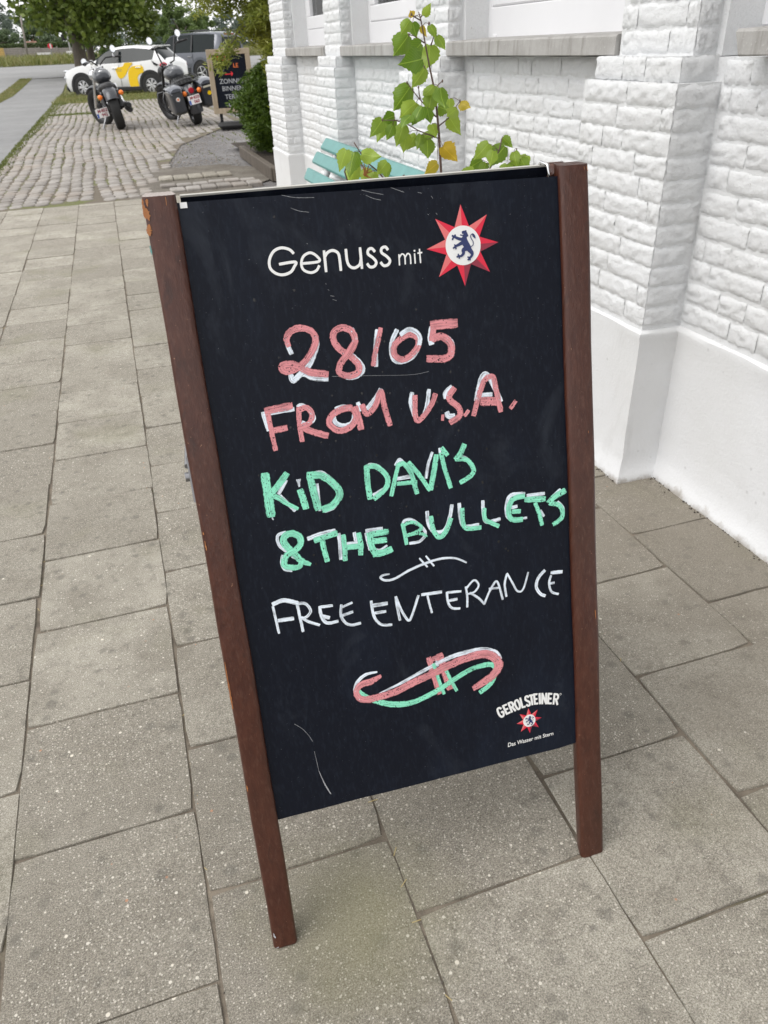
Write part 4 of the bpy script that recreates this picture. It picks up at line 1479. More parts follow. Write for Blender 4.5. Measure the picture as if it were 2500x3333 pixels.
# ---- traced outlines, in 0.1 mm on the board face (across, up)
BOARD_STROKES = {
'date':[('w',61,[(1534,8539),(1506,8633),(1499,8725)]),('w',70,[(1848,8702),(1855,8600),(1734,8381),(1617,8294),(1511,8216)]),('w',70,[(1485,8291),(1510,8212),(1626,8283),(1763,8213),(1939,8178)]),('w',71,[(2313,8747),(2350,8620),(2258,8488),(2187,8436)]),('w',72,[(2282,8424),(2385,8296),(2385,8213),(2292,8162),(2174,8168)]),('w',59,[(2644,8697),(2599,8507),(2575,8250)]),('w',64,[(2897,8667),(2810,8512),(2801,8336),(2886,8267),(3057,8304),(3169,8457),(3174,8572),(3061,8654),(2934,8601)]),('w',78,[(3356,8643),(3325,8522),(3334,8433)]),('w',74,[(3537,8496),(3608,8403),(3590,8257)]),('p',[61,81,86,86,81,86,90,81,86,94,94,90,86,94,90],[(1514,8632),(1499,8725),(1561,8807),(1684,8832),(1802,8788),(1851,8692),(1819,8584),(1713,8455),(1574,8361),(1435,8339),(1387,8392),(1438,8426),(1569,8399),(1722,8294),(1947,8236)]),('p',87,[(2266,8467),(2342,8591),(2318,8710),(2210,8775),(2092,8733),(2078,8623),(2144,8513),(2259,8416),(2348,8301),(2330,8209),(2208,8180),(2097,8236),(2121,8341),(2225,8451),(2327,8572)]),('p',67,[(2689,8712),(2632,8545),(2570,8387),(2540,8265)]),('p',85,[(2929,8554),(3054,8590),(3159,8532),(3142,8419),(3013,8313),(2900,8298),(2825,8375),(2843,8481),(2923,8546)]),('p',129,[(3351,8669),(3695,8655)]),('p',82,[(3382,8640),(3339,8478)]),('p',100,[(3350,8498),(3482,8513),(3585,8406),(3578,8279),(3478,8232),(3254,8261)])],'from':[('w',58,[(1077,7883),(1111,7647)]),('w',62,[(1082,7861),(1464,7869)]),('w',59,[(1515,7882),(1570,7899),(1665,7818),(1692,7708),(1600,7658),(1540,7688)]),('w',51,[(1984,7793),(2095,7811),(2198,7762)]),('w',60,[(1954,7734),(1962,7625),(2063,7567),(2176,7593),(2222,7694)]),('w',60,[(2283,7831),(2313,7724)]),('w',65,[(2392,7734),(2541,7874),(2603,7961)]),('p',67,[(1132,7886),(1142,7685),(1160,7388)]),('p',95,[(1108,7895),(1446,7913)]),('p',84,[(1148,7637),(1343,7650)]),('p',67,[(1525,7881),(1506,7672),(1509,7447)]),('p',76,[(1509,7841),(1618,7863),(1680,7774),(1633,7670),(1532,7636),(1490,7636)]),('p',89,[(1532,7630),(1669,7545),(1843,7471)]),('p',86,[(2200,7779),(2069,7777),(1926,7716),(1886,7615),(1990,7513),(2143,7538),(2238,7649),(2210,7771)]),('p',91,[(2239,7782),(2266,7645),(2284,7486)]),('p',78,[(2333,7796),(2384,7671),(2506,7761),(2597,7930),(2623,7722),(2669,7480)])],'usa':[('w',62,[(3013,7857),(2978,7736),(3011,7557)]),('w',58,[(3241,7866),(3193,7662),(3135,7539)]),('w',76,[(3557,7855),(3463,7788),(3463,7722)]),('w',77,[(3453,7536),(3480,7477),(3557,7476)]),('w',73,[(3875,7630),(3969,7904),(4044,7955),(4117,7840),(4220,7570)]),('w',64,[(3944,7694),(4105,7682)]),('w',46,[(3755,7519),(3713,7465)]),('p',75,[(3045,7814),(3022,7599),(3047,7485),(3159,7557),(3264,7684),(3321,7797)]),('p',45,[(3397,7511),(3385,7439)]),('p',86,[(3590,7836),(3502,7716),(3620,7578),(3626,7466),(3486,7393)]),('p',55,[(3760,7518),(3695,7452)]),('p',78,[(3819,7438),(3945,7753),(4027,7892),(4134,7908),(4162,7745),(4210,7437)]),('p',124,[(3945,7609),(4197,7578)]),('p',65,[(4435,7546),(4351,7457)])],'kid':[('w',53,[(1233,6986),(1113,6823)]),('w',53,[(1127,6796),(1196,6697),(1292,6568)]),('w',17,[(984,6529),(995,6499)]),('w',54,[(1617,7017),(1712,7002),(1839,6859),(1878,6777)]),('w',44,[(1621,6871),(1608,6511)]),('w',42,[(1903,6685),(1807,6526),(1666,6490)]),('m',[113,119,125,119],[(980,7114),(977,6908),(977,6711),(976,6550)]),('m',86,[(1258,7073),(1118,6932),(974,6810)]),('m',[96,72,60,48],[(991,6844),(1100,6776),(1205,6677),(1331,6588)]),('w',[72,36,24],[(1390,6966),(1388,6923),(1388,6874)]),('m',95,[(1390,6830),(1418,6683),(1432,6574)]),('m',102,[(1543,7008),(1560,6782),(1592,6532)]),('m',103,[(1512,7001),(1672,6980),(1794,6885),(1887,6751),(1880,6652),(1774,6551),(1646,6523)])],'davis':[('w',46,[(2306,6994),(2353,7008),(2448,6971),(2528,6876)]),('w',58,[(2339,6590),(2531,6666)]),('w',54,[(2687,6940),(2744,7009),(2788,6960)]),('w',55,[(2679,6760),(2892,6761)]),('w',44,[(3204,7038),(3128,6877),(3082,6701)]),('w',34,[(3566,6925),(3676,6880),(3756,6756)]),('w',37,[(3307,7076),(3308,6994)]),('m',82,[(2294,6996),(2284,6763),(2289,6553)]),('m',76,[(2273,6972),(2369,6987),(2470,6931),(2551,6809),(2544,6701),(2471,6622),(2342,6543)]),('m',62,[(2581,6544),(2646,6738),(2717,6935)]),('m',69,[(2698,6929),(2792,6950),(2880,6818),(2909,6657),(2937,6513)]),('m',62,[(2677,6693),(2948,6672)]),('m',66,[(2861,6957),(2986,6772),(3121,6528)]),('m',78,[(3127,6536),(3189,6739),(3255,6993)]),('m',67,[(3319,7010),(3354,6785),(3413,6511)]),('m',66,[(3338,7076),(3409,6963)]),('m',81,[(3659,7075),(3592,6958),(3515,6887)]),('m',71,[(3516,6896),(3674,6858),(3758,6718),(3712,6632),(3552,6562)])],'bullets':[('w',44,[(1126,6308),(1018,6278),(1017,6151),(1099,6045)]),('w',45,[(1044,6005),(1014,5907),(1039,5811),(1132,5773)]),('w',50,[(1211,5933),(1161,5969)]),('w',65,[(1396,6162),(1564,6194),(1771,6207)]),('w',53,[(1813,6160),(1808,5986),(1796,5798)]),('w',53,[(2022,6134),(2029,6009)]),('w',51,[(1889,5999),(2052,5985)]),('w',56,[(2181,6097),(2192,5978),(2209,5856)]),('w',56,[(2178,6127),(2408,6120)]),('w',31,[(2267,5858),(2341,5830),(2444,5873)]),('m',[50,87,97,97,94,94,94,89,87,92,92,87,74],[(1386,5810),(1272,5885),(1170,6031),(1089,6156),(1094,6244),(1195,6280),(1293,6213),(1291,6117),(1216,6048),(1098,6000),(1046,5920),(1063,5846),(1211,5803)]),('m',75,[(1137,5805),(1237,5811),(1271,5876)]),('m',83,[(1480,6124),(1632,6149),(1792,6173)]),('m',76,[(1583,6107),(1590,5976),(1611,5808)]),('m',74,[(1868,6130),(1866,5974),(1849,5774)]),('m',82,[(1870,5950),(2116,5937)]),('m',74,[(2075,6117),(2086,5972),(2068,5810)]),('m',95,[(2224,6089),(2229,5918),(2275,5763)]),('m',87,[(2228,6069),(2479,6068)]),('m',90,[(2254,5966),(2440,5954)]),('m',101,[(2266,5792),(2375,5784),(2502,5812)]),('w',45,[(2686,6099),(2716,6169),(2810,6171),(2923,6074),(2995,5946),(2909,5847),(2756,5842)]),('w',57,[(3050,6244),(3050,6070),(3119,5942),(3263,5934),(3355,6090),(3407,6275)]),('w',54,[(3513,6275),(3511,6062),(3558,5937),(3769,5925)]),('w',54,[(3855,6253),(3850,6038),(3893,5938),(4088,5948)]),('w',55,[(4480,6245),(4271,6258),(4196,6131),(4194,5976),(4256,5906)]),('w',51,[(4254,6078),(4354,6083)]),('w',40,[(4365,5892),(4487,5893)]),('w',59,[(4508,6207),(4774,6196)]),('w',40,[(4695,5964),(4746,5866)]),('w',48,[(5021,6214),(4884,6126)]),('w',44,[(4966,6043),(5043,5941),(5041,5822)]),('m',60,[(2690,6136),(2703,6001),(2713,5836)]),('m',53,[(2700,6111),(2806,6137),(2914,6083),(2942,6023),(2866,5986),(2741,5965)]),('m',45,[(2740,5956),(2883,5963),(2974,5927),(2999,5888)]),('m',72,[(3094,6166),(3104,5983),(3178,5854),(3280,5912),(3374,6087)]),('m',69,[(3548,6198),(3540,5998),(3590,5902),(3795,5878)]),('m',66,[(3866,6142),(3863,5988),(3947,5920),(4057,5849)]),('m',82,[(4468,6214),(4307,6204),(4230,6105),(4221,5981),(4266,5908),(4415,5883)]),('m',71,[(4274,6020),(4393,6008)]),('m',87,[(4474,6159),(4776,6118)]),('m',64,[(4621,6085),(4672,5928),(4706,5744)]),('m',92,[(5087,6188),(4909,6118),(4823,6049)]),('m',72,[(4833,6047),(4980,5991),(5030,5884),(5004,5789),(4876,5723)])],'dash':[('w',[27,38,41,44,44,46,46,44,38,33],[(2433,5460),(2339,5460),(2301,5434),(2357,5384),(2491,5379),(2730,5464),(2981,5519),(3203,5536),(3393,5499),(3544,5407)]),('w',35,[(2875,5601),(2974,5454)]),('w',36,[(2969,5616),(3070,5448)])],'free':[('w',44,[(809,5328),(818,5176),(832,4931)]),('w',78,[(808,5356),(964,5382),(1143,5303)]),('w',73,[(847,5115),(1054,5102)]),('w',52,[(1129,5300),(1140,5106),(1152,4886)]),('w',52,[(1142,5298),(1241,5276),(1294,5161),(1227,5087),(1137,5087)]),('w',53,[(1156,5097),(1243,5014),(1387,4932)]),('w',59,[(1424,5196),(1428,5043),(1493,4939),(1644,4934)]),('w',53,[(1422,5188),(1597,5173)]),('w',69,[(1430,5056),(1533,5006)]),('w',51,[(1719,5160),(1692,5013),(1737,4891),(1823,4838),(1948,4838)]),('w',45,[(1714,5120),(1869,5159)]),('w',54,[(1685,5000),(1860,5024)]),('w',52,[(2131,5128),(2140,4915),(2193,4790),(2268,4736),(2381,4719)]),('w',71,[(2139,5056),(2353,5044)]),('w',55,[(2157,4940),(2318,4933)]),('w',47,[(2480,5118),(2484,4954),(2502,4756)]),('w',47,[(2480,5118),(2544,4884),(2623,4729),(2687,4810),(2803,5070)]),('w',61,[(2847,5069),(3142,5047)]),('w',42,[(2932,5034),(2947,4911),(2969,4768)]),('w',48,[(3426,4999),(3223,5024)]),('w',48,[(3218,5031),(3218,4882),(3270,4778),(3387,4747)]),('w',54,[(3231,4897),(3358,4896)]),('w',43,[(3499,5053),(3509,4907),(3494,4742)]),('w',40,[(3496,5019),(3627,5124),(3691,5042),(3627,4954),(3526,4938)]),('w',43,[(3555,4949),(3675,4843),(3757,4732)]),('w',43,[(3752,4733),(3837,4896),(3949,5040),(3995,4964),(4034,4746)]),('w',40,[(3841,4953),(4004,4933)]),('w',43,[(4128,5119),(4083,4975),(4094,4777)]),('w',38,[(4129,5130),(4204,4964),(4268,4829),(4357,4839),(4452,5082)]),('w',62,[(4710,5059),(4600,4956),(4563,4832),(4615,4717),(4693,4663)]),('w',71,[(4980,4981),(4802,5000)]),('w',47,[(4803,4959),(4766,4848),(4794,4710),(4902,4648)]),('w',53,[(4772,4841),(4847,4838)])],'flourish':[('w',[30,50,56,50,46,40],[(2088,4054),(1923,4052),(1805,3980),(1743,3873),(1751,3766),(1798,3692)]),('w',[17,45,62,69,76,76,76,65],[(2077,3716),(2399,3796),(2812,3929),(3157,4024),(3414,4049),(3670,4037),(3862,3948),(3928,3825)]),('w',44,[(2961,4079),(2977,3934)]),('p',[51,103,106,85,103,113,120,123,123,126,130,137,144,144,137,120,96],[(2138,3983),(1989,3931),(1834,3912),(1757,3817),(1807,3699),(1957,3665),(2287,3685),(2629,3778),(2886,3837),(3146,3911),(3406,3962),(3664,3967),(3822,3886),(3898,3741),(3800,3601),(3627,3516),(3475,3459)]),('p',86,[(2854,4095),(2901,3819),(2957,3491)]),('p',110,[(3018,4118),(3065,3851),(3128,3530)]),('p',88,[(2909,4061),(3035,4070)]),('m',[41,79,90,97,90,86,83,79,86,86,76,76,86],[(1769,3875),(1882,3716),(2108,3561),(2363,3473),(2596,3464),(2943,3558),(3209,3673),(3475,3770),(3701,3785),(3823,3741),(3831,3612),(3749,3468),(3571,3365)]),('m',55,[(2918,3984),(2962,3751),(3028,3473)]),('m',55,[(3074,3893),(3143,3689),(3222,3474)])],'genuss':[('w',33,[(1729,9696),(1686,9744),(1596,9773),(1502,9747),(1436,9663),(1425,9565),(1480,9497),(1564,9469),(1660,9490),(1713,9546),(1733,9599),(1539,9592)]),('w',31,[(1802,9573),(2018,9577),(2004,9637),(1931,9685),(1846,9657),(1805,9581),(1818,9503),(1899,9460),(1974,9477),(2016,9529)]),('w',34,[(2098,9693),(2091,9450)]),('w',34,[(2093,9614),(2137,9667),(2205,9685),(2264,9649),(2275,9576),(2273,9445)]),('w',34,[(2366,9685),(2365,9548),(2392,9483),(2448,9460),(2513,9491),(2537,9551)]),('w',34,[(2543,9686),(2538,9442)]),('w',34,[(2722,9622),(2687,9662),(2644,9651),(2634,9603),(2691,9551),(2724,9497),(2694,9453),(2640,9451),(2608,9493)]),('w',34,[(2888,9626),(2861,9663),(2813,9652),(2805,9603),(2865,9552),(2899,9500),(2870,9455),(2814,9449),(2779,9492)]),('w',18,[(3022,9562),(3016,9433)]),('w',18,[(3021,9519),(3058,9561),(3092,9536),(3090,9437)]),('w',18,[(3096,9516),(3133,9559),(3163,9533),(3161,9434)]),('w',19,[(3223,9552),(3219,9434)]),('w',23,[(3225,9592),(3225,9576)]),('w',19,[(3291,9599),(3289,9433)]),('w',19,[(3262,9551),(3321,9555)])],'gerol':[('w',33,[(3886,3008),(3854,3031),(3825,3014),(3831,2961),(3849,2911),(3879,2877),(3907,2884),(3916,2920),(3902,2958),(3878,2951)]),('w',33,[(3913,3058),(3969,2890)]),('w',33,[(3917,3046),(3976,3059)]),('w',33,[(3941,2974),(3992,2985)]),('w',33,[(3965,2902),(4024,2915)]),('w',33,[(4002,3082),(4052,2906)]),('w',33,[(4006,3068),(4048,3075),(4072,3042),(4069,3001),(4027,2994)]),('w',33,[(4055,2999),(4109,2916)]),('w',33,[(4126,3094),(4106,3058),(4116,2996),(4145,2941),(4169,2939),(4182,2974),(4171,3037),(4147,3089),(4126,3094)]),('w',33,[(4196,3115),(4224,2937)]),('w',33,[(4222,2949),(4272,2950)]),('w',33,[(4331,3087),(4311,3114),(4281,3107),(4280,3063),(4310,3035),(4339,3007),(4340,2962),(4312,2955),(4287,2983)]),('w',33,[(4373,3116),(4385,2947)]),('w',33,[(4339,3116),(4407,3109)]),('w',33,[(4421,3129),(4425,2946)]),('w',33,[(4421,3116),(4474,3108)]),('w',33,[(4423,3038),(4468,3030)]),('w',33,[(4424,2959),(4477,2950)]),('w',37,[(4511,3115),(4509,2933)]),('w',33,[(4555,3107),(4544,2924)]),('w',33,[(4618,3092),(4607,2907)]),('w',33,[(4554,3102),(4607,2913)]),('w',33,[(4657,3083),(4637,2902)]),('w',33,[(4655,3071),(4713,3053)]),('w',33,[(4647,2993),(4696,2978)]),('w',33,[(4638,2914),(4696,2897)]),('w',33,[(4753,3055),(4724,2873)]),('w',33,[(4751,3040),(4798,3023),(4808,2981),(4786,2947),(4738,2964)]),('w',34,[(4770,2952),(4789,2849)])],'mark':[('w',5,[(4864,3009),(4860,2998),(4850,2996),(4841,3003),(4837,3015),(4842,3026),(4851,3028),(4861,3021),(4864,3009)])],'scratch':[('w',8,[(1769,10202),(1863,10161),(1979,10137)]),('w',8,[(1683,10350),(1845,10310),(2061,10293)]),('w',8,[(2644,10330),(2774,10291),(2905,10259)]),('w',8,[(2688,10270),(2776,10226),(2867,10200)]),('w',8,[(3505,10196),(3523,10166)]),('w',8,[(3007,10329),(3167,10264)]),('w',8,[(3437,9994),(3453,9982)]),('w',8,[(1900,9794),(1913,9787)]),('w',8,[(2065,9317),(2072,9306)]),('w',8,[(2084,9242),(2099,9233)]),('w',8,[(2107,9169),(2151,9156)]),('w',8,[(2126,9123),(2175,9102)]),('w',8,[(3545,9997),(3561,9976)]),('w',8,[(3335,10251),(3387,10236)]),('w',9,[(836,3553),(927,3459),(1004,3332),(1050,3212)]),('w',9,[(1050,3056),(1069,2735)]),('w',[9,27,36,14],[(1069,2735),(1116,2525),(1162,2387),(1191,2309)]),('w',6,[(1996,8202),(2465,8149),(3011,8087),(3260,8096)])],'lion':[('b',[39,78,88,81,72],[(3902,9705),(3886,9660),(3891,9622),(3915,9577),(3939,9537)]),('b',[29,45,58],[(3864,9739),(3901,9736),(3916,9688)]),('b',14,[(3887,9712),(3861,9707),(3837,9715)]),('b',17,[(3915,9762),(3916,9737)]),('b',[39,36,29,23],[(3870,9655),(3816,9670),(3763,9696),(3737,9709)]),('b',22,[(3757,9700),(3774,9722)]),('b',21,[(3746,9691),(3727,9667)]),('b',22,[(3744,9707),(3728,9716)]),('b',[49,36,26],[(3867,9625),(3810,9602),(3760,9585)]),('b',19,[(3764,9585),(3750,9608)]),('b',22,[(3760,9582),(3729,9565)]),('b',20,[(3765,9576),(3765,9551)]),('b',[62,49,36,27,24],[(3916,9552),(3862,9532),(3859,9492),(3821,9462),(3788,9471)]),('b',18,[(3790,9471),(3790,9493)]),('b',20,[(3792,9466),(3766,9456)]),('b',18,[(3801,9461),(3798,9435)]),('b',[62,49,33,28],[(3939,9531),(3970,9491),(3969,9460),(3940,9431)]),('b',18,[(3941,9433),(3909,9444)]),('b',20,[(3933,9427),(3909,9406)]),('b',20,[(3942,9428),(3936,9402)]),('b',10,[(3962,9559),(3995,9582),(3998,9619),(3974,9664),(3972,9695),(3996,9712),(4016,9701)]),('b',[20,30,5],[(4000,9706),(4018,9682),(4033,9655)])]}
STAR = {'c':(3865,9588),'tips':[(3874,10069),(4211,9923),(4339,9581),(4198,9235),(3850,9097),(3514,9242),(3385,9587),(3531,9929)],'vals':[(3963,9807),(4090,9672),(4089,9492),(3951,9355),(3767,9358),(3635,9498),(3637,9677),(3774,9811)],'disc':[(4098,9566),(4093,9529),(4081,9494),(4064,9461),(4042,9431),(4016,9405),(3986,9383),(3953,9367),(3917,9356),(3881,9351),(3844,9351),(3808,9358),(3773,9370),(3741,9388),(3712,9410),(3686,9437),(3666,9467),(3650,9501),(3639,9536),(3634,9573),(3635,9609),(3641,9646),(3653,9680),(3670,9713),(3691,9742),(3717,9768),(3747,9789),(3779,9805),(3814,9816),(3850,9822),(3886,9821),(3922,9815),(3956,9804),(3989,9787),(4018,9765),(4044,9739),(4065,9708),(4082,9675),(4093,9640),(4099,9603)]}
SMALL_TIPS = [(4319,2906),(4461,2844),(4525,2694),(4467,2542),(4312,2480),(4173,2537),(4111,2694),(4172,2843)]
DOTS = [(3174,8885),(2719,8544),(2649,8171),(3557,8053),(1369,8514),(2351,7939),(2717,7892),(1964,7966),(1687,7868),(1389,7647),(2417,7488),(1746,7399),(1937,7389),(2447,7119),(3596,7269),(3852,7404),(3334,7690),(3387,7572),(3975,6959),(2447,7117),(3971,6962),(3572,6786),(3876,6511),(3219,6563),(2771,6360),(4030,6222),(3204,6165),(4044,5621),(4139,5497),(4173,5461),(4117,5931),(902,7103),(2032,6625),(1346,6649),(1855,6399),(1446,5926),(1456,5798),(1560,10123),(1674,9280),(1181,9218)]
TAGLINE = [(3944,2334),(4703,2344),(4694,2405),(3940,2406)]
LEAVES=[[0.7398,1.942,1.1863,0.7527,1.9349,1.2082,0.0175,0],[0.7495,2.0422,1.1872,0.7373,2.0247,1.1982,0.0113,1],[0.7054,1.9432,1.1789,0.6802,1.9302,1.1544,0.0193,0],[0.7315,1.9971,1.1746,0.7385,1.9923,1.1474,0.0299,0],[0.7689,2.0328,1.1681,0.7775,2.0294,1.1461,0.0163,1],[0.7718,1.9848,1.1689,0.7805,1.9693,1.1434,0.0209,0],[0.7912,1.9903,1.1462,0.8041,1.9727,1.1199,0.0203,0],[0.7346,2.0333,1.1509,0.688,2.0046,1.1135,0.0244,0],[0.7418,1.9698,1.1327,0.7045,1.9503,1.107,0.036,0],[0.7882,2.0275,1.1268,0.7753,2.0187,1.0792,0.0466,0],[0.7316,1.9302,1.1012,0.6702,1.901,1.0945,0.0297,0],[0.752,1.9718,1.0807,0.7176,1.9624,1.0453,0.0294,0],[0.7442,2.0548,1.0407,0.6954,2.0373,0.995,0.0332,0],[0.7859,1.996,1.042,0.7485,1.9728,1.0226,0.0294,0],[0.7758,1.9342,1.0386,0.7775,1.913,1.0006,0.0361,0],[0.7742,1.9824,1.0294,0.7624,1.9797,0.9802,0.0356,0],[0.7473,2.0225,1.0069,0.6977,1.9945,0.9815,0.0254,0],[0.7389,1.959,1.0016,0.7067,1.9401,0.9669,0.0248,0],[0.7574,1.9717,0.9948,0.7569,1.9495,0.965,0.0251,0],[0.8103,2.0311,0.9924,0.8403,2.0245,0.9839,0.0326,0],[0.849,2.0462,1.0092,0.8389,2.0265,0.9839,0.0242,0],[0.8676,2.0256,0.9984,0.8846,2.001,0.9897,0.0264,1],[0.8452,1.99,0.9889,0.8102,1.9672,0.9764,0.0268,0],[0.85,2.053,0.9655,0.8791,2.0499,0.9258,0.0312,0],[0.6968,2.049,0.9784,0.66,2.0371,0.9696,0.0191,0],[0.6488,1.9972,0.9748,0.6163,1.9928,0.9422,0.0185,0],[0.6595,2.0278,0.9606,0.6397,2.019,0.9279,0.0176,0],[0.6996,2.052,0.9684,0.662,2.0437,0.945,0.0214,0],[0.6782,2.0087,0.959,0.6585,1.9967,0.9309,0.0176,0],[0.7101,2.0158,0.9583,0.6885,2.0099,0.9145,0.0361,0],[0.7077,1.9552,0.9865,0.6747,1.9328,0.9643,0.0247,0],[0.725,2.0353,0.9362,0.7094,2.0183,0.8991,0.0311,0],[0.7595,2.059,0.9292,0.7326,2.0528,0.8992,0.0242,0],[0.769,2.0491,0.9304,0.7566,2.0441,0.8983,0.022,0],[0.8038,2.065,0.9344,0.7722,2.0463,0.9193,0.0223,0],[0.7866,2.015,0.9572,0.7858,1.9858,0.9316,0.0195,0],[0.7831,2.0402,0.9191,0.7758,2.0165,0.8808,0.0398,0],[0.7857,1.9376,0.9112,0.8177,1.9265,0.8783,0.0394,1],[0.7717,1.9419,0.8728,0.7373,1.9361,0.8527,0.0267,1],[0.5798,1.9599,0.9059,0.6181,1.9342,0.8993,0.0346,0],[0.5369,1.9477,0.9206,0.5156,1.9388,0.8794,0.0299,0],[0.5711,1.999,0.9082,0.5484,1.9735,0.8603,0.0247,0],[0.5947,2.0651,0.8723,0.5664,2.0439,0.8271,0.0301,0],[0.6444,1.9599,0.8834,0.6133,1.9436,0.8605,0.025,0],[0.6626,2.0288,0.8711,0.665,2.0273,0.8341,0.0216,0],[0.6141,2.0252,0.864,0.5941,2.0141,0.8313,0.0234,0],[0.6247,2.0126,0.8571,0.6108,1.9925,0.8327,0.0256,0],[0.9922,2.0237,0.9103,1.012,2.008,0.8882,0.0195,0],[0.9438,2.0077,0.9009,0.9027,2.0017,0.8673,0.0275,0],[0.9859,1.9993,0.8919,0.9447,1.9956,0.8496,0.0441,0],[1.0134,1.9973,0.8769,1.0167,1.9812,0.841,0.0281,0],[0.9411,2.0384,0.8589,0.8993,2.0266,0.8439,0.0257,0],[0.8696,1.9327,0.8546,0.8272,1.9169,0.8405,0.0311,0],[0.9349,1.9587,0.888,0.9168,1.9365,0.8581,0.018,0],[0.9877,1.9844,0.8494,0.9718,1.973,0.8261,0.028,0],[1.0854,2.0573,0.8583,1.057,2.0455,0.8309,0.0303,0],[1.0259,1.9788,0.8606,1.0459,1.9684,0.8294,0.0282,0],[0.9338,1.9973,0.856,0.9198,1.9945,0.8285,0.0254,0],[1.0174,2.0065,0.8468,0.9981,1.9789,0.8222,0.0237,0]]
BRANCHES=[[[0.807,2.0,0.827],[0.8,2.0,0.934],[0.794,2.0,0.988],[0.785,2.0,1.044],[0.775,2.0,1.084],[0.761,2.0,1.147],[0.754,2.0,1.179],[0.748,2.0,1.196]],[[0.797,2.0,0.924],[0.744,2.0,0.945],[0.715,2.0,0.961],[0.682,2.0,0.972],[0.649,2.0,0.974]],[[0.792,2.0,0.973],[0.77,2.0,0.993],[0.745,2.0,1.018],[0.729,2.0,1.036],[0.716,2.0,1.052]],[[0.8,2.0,0.952],[0.826,2.0,0.968],[0.843,2.0,0.989],[0.857,2.0,1.005]],[[0.762,2.0,1.133],[0.735,2.0,1.149],[0.723,2.0,1.151]],[[0.779,2.0,1.127],[0.786,2.0,1.144],[0.774,2.0,1.172]],[[0.753,2.0,1.179],[0.738,2.0,1.186],[0.73,2.0,1.192]],[[0.772,2.0,1.068],[0.763,2.0,1.08],[0.757,2.0,1.092]],[[0.787,2.0,1.032],[0.8,2.0,1.045],[0.809,2.0,1.051]],[[0.752,2.0,1.184],[0.76,2.0,1.191],[0.766,2.0,1.192]],[[0.75,2.0,1.015],[0.747,2.0,1.028],[0.746,2.0,1.04]]]
LOW_BRANCHES=[[[0.656,2.0,0.83],[0.631,2.0,0.86],[0.611,2.0,0.876],[0.588,2.0,0.905],[0.573,2.0,0.929]],[[0.549,2.0,0.846],[0.544,2.0,0.865],[0.558,2.0,0.896]],[[0.936,2.0,0.828],[0.949,2.0,0.845],[0.971,2.0,0.882],[0.978,2.0,0.911]],[[1.016,2.0,0.818],[1.023,2.0,0.855],[1.023,2.0,0.885]],[[0.702,2.0,0.845],[0.684,2.0,0.831]]]
DRY=[1.271, 2.0, 0.701]
CURL=[0.595, 2.0, 0.853]

# ------------------------------------------------------------------ lettering helpers
def text_mesh(body, size, mat, bold=0.0, shear=0.0, align='CENTER'):
    cu = bpy.data.curves.new('lettering', 'FONT')
    cu.body = body
    cu.size = size
    cu.align_x = align
    cu.align_y = 'CENTER'
    cu.offset = bold
    cu.shear = shear
    cu.extrude = .0006
    cu.resolution_u = 3
    tmp = bpy.data.objects.new('lettering', cu)
    COL.objects.link(tmp)
    dg = bpy.context.evaluated_depsgraph_get()
    me = bpy.data.meshes.new_from_object(tmp.evaluated_get(dg))
    bpy.data.objects.remove(tmp)
    bpy.data.curves.remove(cu)
    me.materials.clear()
    me.materials.append(mat)
    return me

def smooth_line(pts, ws, per=7):
    """Catmull-Rom through the traced points."""
    P = [Vector(p) for p in pts]
    if len(P) == 2:
        per = 5
    out, wo = [], []
    for i in range(len(P) - 1):
        p0, p1, p2, p3 = P[max(i - 1, 0)], P[i], P[i + 1], P[min(i + 2, len(P) - 1)]
        for k in range(per):
            t = k / per
            out.append(.5 * ((2 * p1) + (p2 - p0) * t + (2 * p0 - 5 * p1 + 4 * p2 - p3) * t * t + (3 * p1 - p0 - 3 * p2 + p3) * t ** 3))
            wo.append(ws[i] * (1 - t) + ws[i + 1] * t)
    out.append(P[-1]); wo.append(ws[-1])
    return out, wo

def ribbon(V, F, MI, UV, pts, ws, z, mi, frame, ragged, step=.000012):
    """A flat brush stroke: ragged edges, squared-off ends, each bit a hair above the last."""
    pts, ws = smooth_line(pts, ws)
    n = len(pts)
    dist = 0
    seed_ = rnd.uniform(0, 9)
    o = len(V)
    for i, p in enumerate(pts):
        d = pts[min(i + 1, n - 1)] - pts[max(i - 1, 0)]
        if d.length < 1e-9: d = Vector((1, 0))
        d.normalize()
        s = Vector((-d.y, d.x))
        w = ws[i] / 2
        if i: dist += (p - pts[i - 1]).length
        if i in (0, n - 1):
            p = p + d * w * .2 * (1 if i else -1)
            w *= .86
        for k in range(4):
            e = (-1, -.4, .4, 1)[k]
            off = e * w * (1 + (rnd.uniform(-ragged, ragged) if abs(e) == 1 else 0))
            q = p + s * off + (d * rnd.uniform(-ragged, ragged) * w * 1.1 if i in (0, n - 1) else d * 0)
            V.append(frame(q.x, q.y, z + i * step))
            UV.append((dist * 2.2 + seed_, e))
    for i in range(n - 1):
        for k in range(3):
            F.append((o + i * 4 + k, o + i * 4 + k + 1, o + (i + 1) * 4 + k + 1, o + (i + 1) * 4 + k))
            MI.append(mi)

